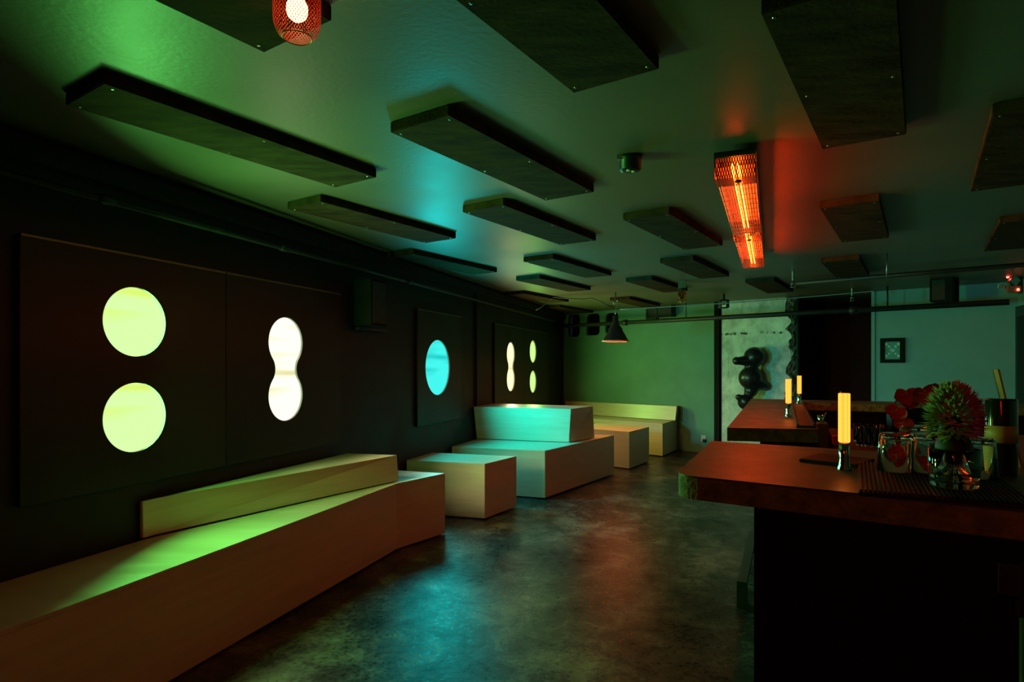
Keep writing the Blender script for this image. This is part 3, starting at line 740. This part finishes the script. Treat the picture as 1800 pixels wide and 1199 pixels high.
# emergency light at right edge
bx, by, bz = px3(1781, 500, 6.6)
t = thing('emergency_light', 'small emergency light with hatched lamp head and red indicator at the top right corner', 'light', (bx, by, bz-.09))
local('housing', obox(0, 0, .0, .075, .05, .16, 0, bevel=.006), pm('translucent red housing', (.6, .18, .12), None, .4), t)
lh = local('lamp_head', obox(0, 0, -.045, .045, .05, .09, 0, bevel=.004), M_STEEL, t, loc=(-.005, -.01, .125), rot=(0, radians(40), 0))
bm = bmesh.new()
for k_ in range(4): obox(-.03+.02*k_, -.028, -.04, .04, .004, .007, 0, bm)
local('lamp_fins', bm, M_TEALL, lh)
local('indicator', lathe([(0, -.006), (.01, -.004), (.012, .002), (0, .004)], 12), emat('red indicator', (14, 2.0, .8)), t, loc=(.03, -.03, .03), rot=(radians(90), 0, 0))
local('bracket', obox(.075, 0, -.01, .22, .05, .022, 0, bevel=.002), M_BLACK, t)
bm = bmesh.new()
for k_ in range(3):
    r_ = rect(-.165+.028*k_, 0, .02, .010, 0); prism(r_, [(x+.012, y) for x, y in r_], .05, .095, bm)
local('side_fins', bm, M_WHITE, t)
local('arm', obox(-.08, .012, .066, .074, .01, .20, 0), M_STEEL, t)
local('red_glow_lamp', lathe([(0, .0), (.012, .002), (.012, .05), (0, .052)], 12), emat('red lamp', (25, 1.2, .8)), t, loc=(-.055, .0, .16), rot=(0, radians(-20), 0))

# ================================================================ HEATERS
HA = radians(23.2); HD = Vector((sin(HA), cos(HA))); HP = Vector((cos(HA), -sin(HA)))
def heater(start, length, label, fins=True):
    t = thing('infrared_heater', label, 'heater', (start[0]+HP.x*.085, start[1]+HP.y*.085, CEIL-.145), -HA, 'infrared heaters on the ceiling')
    W = .17; ln = length
    # local: x across, y along, z up from grille plane
    bm = bmesh.new(); obox(0, ln/2, .100, .110, ln, W, 0, bm); obox(-W/2+.004, ln/2, .045, .102, ln, .006, 0, bm); 
    obox(0, .004, .085, .11, .008, W, 0, bm); obox(0, ln-.004, .02, .11, .008, W, 0, bm)
    local('housing', bm, M_BLACK, t)
    local('reflector', obox(0, ln/2+.07, .094, .099, ln-.2, W-.02, 0), M_REFL, t)
    r = rect(0, ln/2, ln, W, 0)
    bm = bmesh.new()
    for k_ in range(15):
        x = -W/2+.003+(W-.006)*k_/14; zc = .002+.018*abs((k_-7)/7)**3
        tube([(x, .155, zc), (x, ln-.01, zc)], .0027, 6, bm)
    for k_ in range(1, 12):
        tube([(-W/2+.004, .16+(ln-.18)*k_/12, .008), (W/2-.004, .16+(ln-.18)*k_/12, .008)], .0016, 5, bm)
    local('grille', bm, M_STEEL, t)
    bm = bmesh.new(); obox(0, .095, .0, .0025, .12, W, 0, bm)
    vs_ = [bm.verts.new(p) for p in ((-W/2, .035, .0), (W/2, .035, .0), (W/2, .002, .085), (-W/2, .002, .085))]; bm.faces.new(vs_); obox(-W/2+.001, .08, .0, .05, .15, .002, 0, bm); obox(W/2-.001, .08, .0, .05, .15, .002, 0, bm)
    local('perforated_end', bm, M_PERF, t)
    local('end_cap', lathe([(0, -.006), (.014, -.005), (.016, .0)], 20), M_BLACK, t, True, loc=(0.01, .085, 0))
    for x in (-.012, .012):
        local('heating_element', tube([(x, .03, .056), (x, ln-.03, .056)], .0055, 10), emat('glowing heating element', L_HEAT), t, True)
    for yy in (.2, ln-.2):
        local('mount', obox(0, yy, .110, .1445, .03, .12, 0), M_BLACK, t)
    return t
ha = Vector(U(1255, 313, CEIL-.145))
heater(ha, 1.35, 'red glowing infrared ceiling heater, nearer of the two in line')
heater(ha+HD*1.375, 1.44, 'red glowing infrared ceiling heater, farther of the two in line')

heater(Vector((-1.0, -1.35)), 1.35, 'unseen infrared heater added behind the viewpoint to redden the bar edge and near bench')  # added out of view to light the bar's front edge and near bench
# ================================================================ RED MESH PENDANT
LX, LY = -.519, 1.47; lz = EYE+(643-66)/FPX*LY
t = thing('mesh_pendant', 'glowing red wire mesh cylinder pendant cut by the top edge', 'lamp', (LX, LY, lz))
pr_ = [(.034, 0), (.043, .006), (.050, .017), (.0545, .032), (.0555, .05), (.0555, .12), (.054, .135), (.045, .15), (.03, .155)]
local('mesh_shade', lathe(pr_, 48), M_MESH, t, True)
local('rim_ring', lathe([(.0325, 0), (.034, -.002), (.0355, 0), (.034, .002), (.0325, 0)], 40), M_GOLDC, t, True)
local('bulb', lathe([(0, .040), (.012, .042), (.021, .050), (.0255, .064), (.024, .08), (.016, .095), (.012, .11), (0, .11)], 24), emat('warm bulb', (11, 5.5, 2.2)), t, True)
local('socket', lathe([(0, .11), (.016, .11), (.016, CEIL-lz-.0005), (0, CEIL-lz-.0005)], 18), M_BLACK, t)

# ================================================================ BAR
ZB = 1.105; TH = .052
def slab(name, poly, label, cat='bar counter'):
    t = thing(name, label, cat, (*poly[0], ZB-TH))
    world('top_surface', prism(poly, poly, ZB-.004, ZB), M_BAR, t)
    bm = prism(poly, poly, ZB-TH, ZB-.004)
    world('slab_edge', bm, M_BAREDGE, t)
    return t
Lp = Vector((.378, 1.394)); BLp = Vector((.651, 1.986)); bd = Vector((.848, -.53)).normalized(); fd = Vector((.825, -.565)).normalized()
F1 = Vector((.405, 1.348))
poly = []
cr = isect(Lp, (BLp-Lp), F1, fd); cc = Lp+(BLp-Lp)*cr          # sharp corner
R_ = .05
pA = cc+(BLp-Lp).normalized()*R_; pB = cc+fd*R_
for k in range(9):
    f = k/8; poly.append(tuple(pA*(1-f)**2+cc*2*f*(1-f)+pB*f*f))
fe = F1+fd*2.25; be = BLp+bd*2.2
full = [tuple(BLp)]+poly+[tuple(fe), tuple(be)]
bar1 = slab('bar_counter', full, 'thick concrete bar top in the right foreground with rounded corner')
cf = Vector((.507, 1.276)); cdir = Vector((sin(radians(24.8)), cos(radians(24.8))))
cp = [tuple(cf-fd*0+cdir*.004), tuple(cf+cdir*.36), tuple(cf+cdir*.36+fd*1.95), tuple(cf+fd*2.05+cdir*.004)]
t = thing('bar_cabinet', 'black bar front panel under the foreground bar top', 'cabinet', (*cf, 0))
world('body', prism(cp, cp, 0, ZB-TH-.0005, bevel=.002), M_CAB, t)
# second counter
o0 = Vector((.85, 2.405)); o1 = Vector((1.778, 4.52)); i0 = Vector((1.177, 2.341)); i1 = Vector((1.953, 4.087))
rd = Vector((.92, -.39)).normalized(); rw = .33
perp = Vector((.39, .92)).normalized()
o2 = o1+rd*2.05; i2 = i1+rd*1.86
def inset(p, k): return tuple(p)
t = slab('bar_counter', [tuple(o0), tuple(o1), tuple(o2), tuple(i2), tuple(i1), tuple(i0)], 'brown L-shaped bar top farther back, under the two small tube lamps')
b2 = [tuple(o0+rd*.12+(o1-o0).normalized()*.02), tuple(o1+rd*.12-perp*.12), tuple(o2-perp*.12), tuple(i2+perp*.03), tuple(i1-rd*.02+perp*.02), tuple(i0+(o1-o0).normalized()*.02-rd*.02)]
t = thing('bar_cabinet', 'dark bar base under the farther L-shaped counter', 'cabinet', (*o0, 0))
world('body', prism(b2, b2, 0, ZB-TH-.0005), M_CAB, t)
# foot rail
r0 = Vector((1.255, 3.4)); r1 = r0+Vector((sin(radians(24.4)), cos(radians(24.4))))*1.15
t = thing('foot_rail', 'flat dark metal foot rail along the floor beside the bar', 'rail', (*r0, 0))
a = [tuple(r0), tuple(r1), tuple(r1+rd*.055), tuple(r0+rd*.055)]
world('bar', prism(a, a, .120, .146, bevel=.002), M_BLACK, t)
for p in (r0, r1-cdir*.04):
    a = [tuple(p), tuple(p+cdir*.03), tuple(p+cdir*.03+rd*.055), tuple(p+rd*.055)]
    world('leg', prism(a, a, 0, .1195, bevel=.001), M_BLACK, t)
a = [tuple(r0+rd*.055), tuple(r0+rd*.055+cdir*.03), tuple(r0+rd*.12+cdir*.03), tuple(r0+rd*.12)]
world('foot', prism(a, a, 0, .02), M_BLACK, t)
# upright tube and latch in front of the near bar cabinet, lower right
g = cf+fd*.38-cdir*.028
gx = Vector((.839, 1.020))
tt = (Vector((gx.x, gx.y))-cf).dot(fd); gx = cf+fd*(tt+.01)-cdir*.030
t = thing('upright_post', 'thin dark steel post with a bolted latch at the lower right of the bar', 'post', (gx.x, gx.y, 0))
zt = EYE-(1085-643)/FPX*gx.y; zt2 = EYE-(990-643)/FPX*gx.y
world('post', tube([(gx.x, gx.y, 0), (gx.x, gx.y, zt)], .0075, 14), M_PIPE, t, True)
a = rect(gx.x, gx.y, .010, .024, atan2(1, 0)*0+radians(35)); world('latch', prism(a, a, zt-.005, zt2, bevel=.004), M_BLACK, t)
for zz in (zt2-.012, zt+.012):
    c = gx-cdir*.008; bm = lathe([(0, .004), (.003, .003), (.0045, 0)], 12); 
    bmesh.ops.rotate(bm, verts=bm.verts, matrix=Matrix.Rotation(radians(90), 3, 'X')); bmesh.ops.translate(bm, verts=bm.verts, vec=(c.x, c.y-.001, zz)); world('bolt', bm, M_STEEL, t, True)
a = rect(gx.x-.02, gx.y+.006, .012, .03, radians(35)); world('side_plate', prism(a, a, zt2-.055, zt2-.005, bevel=.001), M_PIPE, t)

# inner work counter with glassware
wc0 = i0+rd*.10+cdir*.15; wz = .975
a = [tuple(wc0), tuple(wc0+cdir*1.35), tuple(wc0+cdir*1.35+rd*1.3), tuple(wc0+rd*1.3)]
t = thing('work_counter', 'dark work counter behind the bar carrying the row of clear glasses', 'counter', (*wc0, 0))
world('worktop', prism(a, a, wz-.03, wz, bevel=.002), pm('dark stained counter', (.06, .035, .02), (.09, .05, .03), .35, scale=(8, 8, 8)), t)
a2 = [tuple(Vector(a[0])+rd*.03+cdir*.03), tuple(Vector(a[1])+rd*.03-cdir*.03), tuple(Vector(a[2])-rd*.03-cdir*.03), tuple(Vector(a[3])-rd*.03+cdir*.03)]
world('base', prism(a2, a2, 0, wz-.0305), M_CAB, t)
# brown end post of second counter
pc = Vector(((1445-900)/FPX*2.50, 2.50)); zt = EYE-(743-643)/FPX*2.50
a = rect(pc.x, pc.y, .10, .040, radians(23))
tag(world('end_post', prism(a, a, 0, zt, bevel=.003), pm('brown stained wood', (.20, .10, .05), (.27, .14, .07), .4, scale=(10, 10, 40))), 'narrow brown upright post at the inner end of the farther counter', 'post')
# little steel jigger on post top
t = thing('jigger', 'small shiny metal measuring cup standing on the brown post', 'cup', (pc.x-.005, pc.y, zt))
local('cup', lathe([(0, 0), (.013, 0), (.010, .012), (.015, .03), (.0135, .03), (.009, .013), (0, .012)], 20), M_CHROME, t, True)
local('spoon', tube([(.004, 0, .014), (.022, 0, .042)], .0022, 8), M_CHROME, t, True)
# rubber bar rail on the second counter
ra, rb = Vector(U(1407, 752, ZB)), Vector(U(1395, 708, ZB))
rdir = (i1-i0).normalized(); ra = i0+rdir*.04-rd*.075; 
a = [tuple(ra), tuple(ra+rdir*1.42), tuple(ra+rdir*1.42+rd*.07), tuple(ra+rd*.07)]
t = thing('bar_mat', 'long narrow black rubber mat along the inner edge of the farther counter', 'mat', (*ra, ZB))
world('mat', prism(a, a, ZB+.0003, ZB+.010, bevel=.002), M_RUB, t)
for k_ in range(23):
    for w_ in (.006, .064):
        p = ra+rdir*(.03+.06*k_); c = p+rd*w_; world('stud', obox(c.x, c.y, ZB+.0102, ZB+.016, .03, .008, radians(23.5)), M_RUB, t)


# tube lamps
t = thing('tube_lamp', 'glowing amber fluted tube lamp on the near bar top, largest of the three', 'lamp', (*U(1484, 826, ZB), ZB), group='amber tube lamps on the bar')
E_TUBE = emat('amber tube', L_TUBE, (2.6, .50, .045), .5, 330)
local('light_tube', lathe([(0, .066), (.0115, .066), (.0122, .068), (.0122, .178), (.0115, .180), (0, .180)], 72, flute=.05, nf=18), E_TUBE, t, True)
local('base', lathe([(0, 0), (.0155, 0), (.0155, .002), (.0118, .012), (.0112, .03), (.0112, .066), (0, .066)], 40), M_CHROME, t, True)
local('top_pin', tube([(-.0085, 0, .178), (-.0085, 0, .186)], .0018, 8), M_STEEL, t, True)
lamp0 = t
for px_, py_, lab in ((1386, 732.5, 'glowing amber tube lamp on the farther counter, nearer of the two small ones'), (1405.5, 708.5, 'glowing amber tube lamp at the far end of the farther counter, smallest of the three')):
    c = copy_tree(lamp0); c.location = (*U(px_, py_, ZB), ZB); c['label'] = lab; OFF[c.name] = Vector(c.location)
lc = [o for o in COL.objects if o.name.startswith('tube_lamp')]
for o in lc:
    if o.location.y > 3.5: o.location.x, o.location.y = 1.862, 3.945

# black menu folder under the lamp
m0 = Vector(U(1404, 812, ZB)); md = (Vector(U(1530, 826, ZB))-m0).normalized(); mp_ = Vector((-md.y, md.x))
a = [tuple(m0), tuple(m0+mp_*.14), tuple(m0+mp_*.14+md*.135), tuple(m0+md*.135)]
lamp_xy = Vector(U(1484, 826, ZB))
tag(world('menu_folder', prism(a, a, ZB+.0003, ZB+.0085, bevel=.002), M_CAB), 'thin black menu folder lying on the near bar top behind the tube lamp', 'menu')
# ribbed rubber drip mat
a0 = Vector((.66, 1.16)); ax = Vector((.87, -.49)).normalized(); ay = Vector((.49, .87)).normalized()
t = thing('drip_mat', 'ribbed black rubber drip mat under the upturned glasses on the near bar', 'mat', (*a0, ZB))
a = [tuple(a0), tuple(a0+ay*.40), tuple(a0+ay*.40+ax*.265), tuple(a0+ax*.265)]
world('sheet', prism(a, a, ZB+.0003, ZB+.005), M_RUB, t)
bm = bmesh.new()
for k_ in range(34):
    c = a0+ax*(.0045+.00776*k_)+ay*.2; obox(c.x, c.y, ZB+.0051, ZB+.0098, .396, .0042, atan2(ay.x, ay.y), bm)
world('ribs', bm, M_RUB, t)
ZM = ZB+.0100
# tumblers
def tumbler_bm(r0, r1, h, wall=.0022, bottom=.010):
    """r0 base radius, r1 rim radius, upright; closed solid of glass"""
    return lathe([(0, 0), (r0-.004, 0), (r0, .004), (r1, h-.001), (r1-wall*.5, h), (r1-wall, h-.001), (r0-wall, bottom+.004), (r0-wall-.006, bottom), (0, bottom)], 56)
def tumbler(loc, label, group, r0=.033, r1=.039, h=.083, flip=True):
    t = thing('tumbler_glass', label, 'glass', loc, group=group)
    local('bowl', tumbler_bm(r0, r1, h), M_GLASS, t, True, loc=(0, 0, h) if flip else (0, 0, 0), rot=(pi, 0, 0) if flip else (0, 0, 0))
    return t
def onbar(px, py): return Vector(U(px, py, ZM))
gA = onbar(1575, 827); 
tumbler((*gA, ZM), 'clear tumbler standing upside down on the mat, leftmost of the group', 'upturned tumblers on the drip mat')
g0_ = [o for o in COL.objects if o.name == 'tumbler_glass'][0]
for (px_, py_), lab in (((1633, 829), 'clear upturned tumbler half hidden behind the glass vase'), ((1609, 806), 'clear upturned tumbler at the back between the two front ones'),
                        ((1716, 838), 'clear upturned tumbler right of the glass vase beside the dark bottle')):
    c = copy_tree(g0_); c.location = (*onbar(px_, py_), ZM); c['label'] = lab
# vase glass with plants
vz = onbar(1677, 856)
t = thing('faux_plant', 'spiky plant, half green half magenta, in a clear rocks glass on the drip mat', 'plant', (*vz, ZM))
local('glass_vase', tumbler_bm(.040, .0445, .075, .0025, .012), M_GLASS, t, True)
local('water', lathe([(0, .0125), (.034, .0125), (.0388, .019), (.0396, .030), (0, .030)], 40), M_WATER, t, True)
local('plug', lathe([(0, .040), (.020, .036), (.026, .05), (.032, .066), (.030, .085), (.022, .10), (0, .105)], 24), M_SOIL, t, True)
def spikes(n, fx, seed, ln=.027):
    random.seed(seed); bm = bmesh.new()
    for _ in range(n):
        th = random.uniform(0, 2*pi); ph = math.acos(random.uniform(-.55, 1)); d = Vector((sin(ph)*cos(th), sin(ph)*sin(th), cos(ph)))
        c = Vector((d.x*.034, d.y*.030, .130+d.z*.058)); 
        if not fx(c, d): continue
        L_ = ln*random.uniform(.6, 1.1); up = (d+Vector((random.uniform(-.3, .3), random.uniform(-.3, .3), .35))).normalized()
        u, v = frame(up); wdt = random.uniform(.0026, .0048)
        a = c*1.0; m = a+up*L_*.55; e = a+up*L_+Vector((0, 0, -.004))
        vs = [bm.verts.new(p) for p in (a-u*wdt*.5, a+u*wdt*.5, m+u*wdt+v*.0006, m-u*wdt+v*.0006, m+v*wdt*.7, e)]
        bm.faces.new((vs[0], vs[1], vs[2], vs[4])); bm.faces.new((vs[0], vs[4], vs[3])); bm.faces.new((vs[3], vs[4], vs[5])); bm.faces.new((vs[4], vs[2], vs[5]))
        bm.faces.new((vs[1], vs[0], vs[3], vs[2])); bm.faces.new((vs[2], vs[3], vs[5]))
    return bm
local('green_foliage', spikes(620, lambda c, d: c.x < .002, 3, .027), M_LEAF, t)
local('magenta_foliage', spikes(760, lambda c, d: c.x > .002, 5, .025), M_PINK, t)
local('pink_foliage', spikes(420, lambda c, d: -.012 < c.x < .016 and c.z > .135, 8, .026), M_PINKG, t)
# orchid
ob = Vector(((1662-900)/FPX*1.60, 1.60))
t = thing('orchid', 'dark red orchid blooms arching to the left behind the spiky plant', 'flower', (*ob, ZB))
local('vase', lathe([(0, 0), (.022, 0), (.026, .01), (.024, .05), (.014, .085), (.016, .10), (.013, .10), (.011, .085), (0, .08)], 28), M_SOIL, t, True)
K = 1.60/FPX
def oc(px, py, dy=0): return Vector(((px-1662)*K, dy, EYE+(643-py)*K-ZB))
stem = [oc(1662, 760), oc(1660, 730), oc(1652, 700), oc(1632, 686), oc(1605, 685), oc(1580, 698), oc(1563, 722)]
local('stem', tube(stem, .0022, 8), pm('dark green stem', (.04, .06, .02), None, .5), t, True)
def petal(bm, c, d, n, L_, W_, cup=.25):
    d = d.normalized(); s = d.cross(n).normalized(); n = s.cross(d).normalized(); rows = []
    for i in range(7):
        f = i/6; wv = W_*math.sin(pi*min(1, f*.88+.08))**.7*.5 if i < 6 else W_*.12
        row = []
        for j in range(5):
            g = (j-2)/2; row.append(bm.verts.new(c+d*(L_*f)+s*(g*wv)+n*(cup*L_*(f*f*.5-.3*f)+.12*W_*g*g+.0015*math.sin(9*f+4*g))))
        rows.append(row)
    for a, b in zip(rows, rows[1:]):
        for j in range(4): bm.faces.new((a[j], a[j+1], b[j+1], b[j]))
random.seed(21)
fl = [(1567, 722, -.02, 1.0, -25), (1590, 694, -.005, 1.15, 5), (1613, 690, -.02, 1.25, 15), (1634, 690, .0, 1.25, 35), (1640, 712, -.015, 1.1, 60), (1583, 742, -.01, .95, -10), (1604, 706, .02, 1.0, 0)]
for px_, py_, dy, sc_, rot in fl:
    c = oc(px_, py_, dy); bm = bmesh.new(); nrm = Vector((-.35+random.uniform(-.3, .3), -1, random.uniform(-.2, .25))).normalized(); u, v = frame(nrm)
    for a_, L_, W_ in ((90, .020, .020), (215, .019, .014), (325, .019, .014), (10, .022, .026), (170, .022, .026)):
        aa = radians(a_+rot); d = (u*cos(aa)+v*sin(aa)+nrm*.25); petal(bm, c, d, nrm, L_*sc_*1.25, W_*sc_*1.2, random.uniform(-.3, .7))
    f_ = local('blossom', bm, M_ORCH, t, True)
    bm = bmesh.new(); petal(bm, c+nrm*.002, (v*-1+nrm*.9), nrm, .012*sc_, .006*sc_, .9)
    tube([c+nrm*.002, c+nrm*.010+u*.004, c+nrm*.008+u*.010, c+nrm*.002+u*.012], .0011, 6, bm)
    local('lip', bm, M_ORCHC, f_, True)
# dark bottle
bt = Vector(((1760-900)/FPX*1.38, 1.38))
t = thing('bottle', 'short dark cylindrical bottle with a tan label band beside the leaning menu card', 'bottle', (*bt, ZM if False else ZB+.0003))
local('body', lathe([(0, 0), (.0290, 0), (.0300, .004), (.0300, .166), (.028, .170), (0, .170)], 40), pm('dark bottle glass', (.01, .012, .010), None, .12, spec=.6), t, True)
local('label_band', lathe([(.0303, .072), (.0306, .072), (.0306, .110), (.0303, .110)], 40), M_LABEL, t, True)
# leaning card
c0 = Vector(((1794-900)/FPX*1.478, 1.478)); 
t = thing('menu_card', 'tall narrow brass coloured menu card leaning against the dark bottle', 'menu', (*c0, ZB))
zt_ = EYE+(643-650)/FPX*1.462-ZB
lean = Vector(((1751-1792)/FPX*1.478, .0, zt_)); wv = Vector((.0165, .028, 0)); nv = lean.cross(wv).normalized()*.004
bm = bmesh.new(); bp_ = [Vector((0, 0, .0015))-wv, Vector((0, 0, .0015))+wv]; tp_ = [p+lean for p in bp_]
vs = [bm.verts.new(p) for p in (bp_[0], bp_[1], tp_[1], tp_[0], bp_[0]+nv, bp_[1]+nv, tp_[1]+nv, tp_[0]+nv)]
for f in ((0, 1, 2, 3), (4, 5, 6, 7), (0, 1, 5, 4), (1, 2, 6, 5), (2, 3, 7, 6), (3, 0, 4, 7)): bm.faces.new([vs[i] for i in f])
local('card', bm, M_GOLDC, t)
bm = tube([bp_[1]+nv*.5, tp_[1]+nv*.5], .0032, 6); local('edge_strip', bm, M_BLACK, t)
# clear glasses row on work counter
wpt = lambda px, dep: Vector(((px-900)/FPX*dep, dep))
g1_ = None
for k_, (px_, dep) in enumerate([(1507, 3.02), (1519, 2.96), (1531, 2.99), (1543, 2.93), (1555, 2.97), (1512, 2.86), (1526, 2.83), (1540, 2.80), (1553, 2.84)]):
    p = wpt(px_, dep)
    if g1_ is None:
        g1_ = thing('highball_glass', 'clear straight glass in the crowded row on the dark work counter', 'glass', (*p, wz), group='clear glasses on the work counter')
        local('bowl', lathe([(0, 0), (.014, 0), (.0155, .003), (.0165, .088), (.0150, .088), (.0138, .008), (0, .007)], 28), M_GLASS, g1_, True)
    else:
        c = copy_tree(g1_); c.location = (*p, wz)
p = wpt(1470, 2.9)
t = tag(world('card_box', obox(p.x, p.y, wz+.0003, wz+.042, .035, .030, .3, bevel=.002), M_RED), 'small orange red box on the work counter left of the big tube lamp', 'box')
p = wpt(1600, 2.75)
t = thing('register_screen', 'black boxy register screen behind the orchid', 'screen', (*p, wz))
local('base', obox(0, 0, .0003, .012, .12, .14, 0, bevel=.003), M_BLACK, t)
local('screen', obox(0, 0, .022, .185, .05, .19, 0, bevel=.006), M_CAB, t)
local('neck', obox(0, 0, .012, .024, .04, .06, 0), M_BLACK, t)

# ================================================================ SCULPTURE ON CONCRETE
SD = 8.75
def sp(px, py, dy=0): return Vector(((px-900)/FPX*SD, SD+dy, EYE+(643-py)/FPX*SD))
sc0 = sp(1322, 715)
t = None
bm = bmesh.new()
def ball(x, y, r, dy=0, sx=1, sz=1):
    c = sp(x, y, dy)-sc0
    bmesh.ops.create_icosphere(bm, subdivisions=3, radius=r, matrix=Matrix.Translation(c) @ Matrix.Diagonal((sx, 1, sz, 1)))
def limb(p0, p1, ra_, rb_):
    n = 9
    for i in range(n):
        f = i/(n-1); ball(p0[0]+(p1[0]-p0[0])*f, p0[1]+(p1[1]-p0[1])*f, ra_+(rb_-ra_)*f, -.02)
ball(1326, 627.5, .148); ball(1319, 664.5, .165, 0, 1, 1.02); ball(1311, 707, .115); ball(1321, 646, .095); ball(1320, 687, .095)
limb((1318, 634), (1296, 634.5), .085, .058); limb((1328, 674), (1346, 679), .11, .055); limb((1308, 703), (1297, 698), .07, .045); ball(1293.5, 634.5, .062, -.03); ball(1347, 680, .062)
me = bpy.data.meshes.new('figure'); bm.to_mesh(me); bm.free()
so_ = bpy.data.objects.new('wall_sculpture', me); COL.objects.link(so_); so_.location = sc0
rm = so_.modifiers.new('remesh', 'REMESH'); rm.mode = 'VOXEL'; rm.voxel_size = .014; rm.use_smooth_shade = True
sm = so_.modifiers.new('smooth', 'SMOOTH'); sm.factor = .6; sm.iterations = 6
me.materials.append(M_SCULPT)
tag(so_, 'glossy black bulbous balloon-like sculpture mounted on the raw concrete wall', 'sculpture')
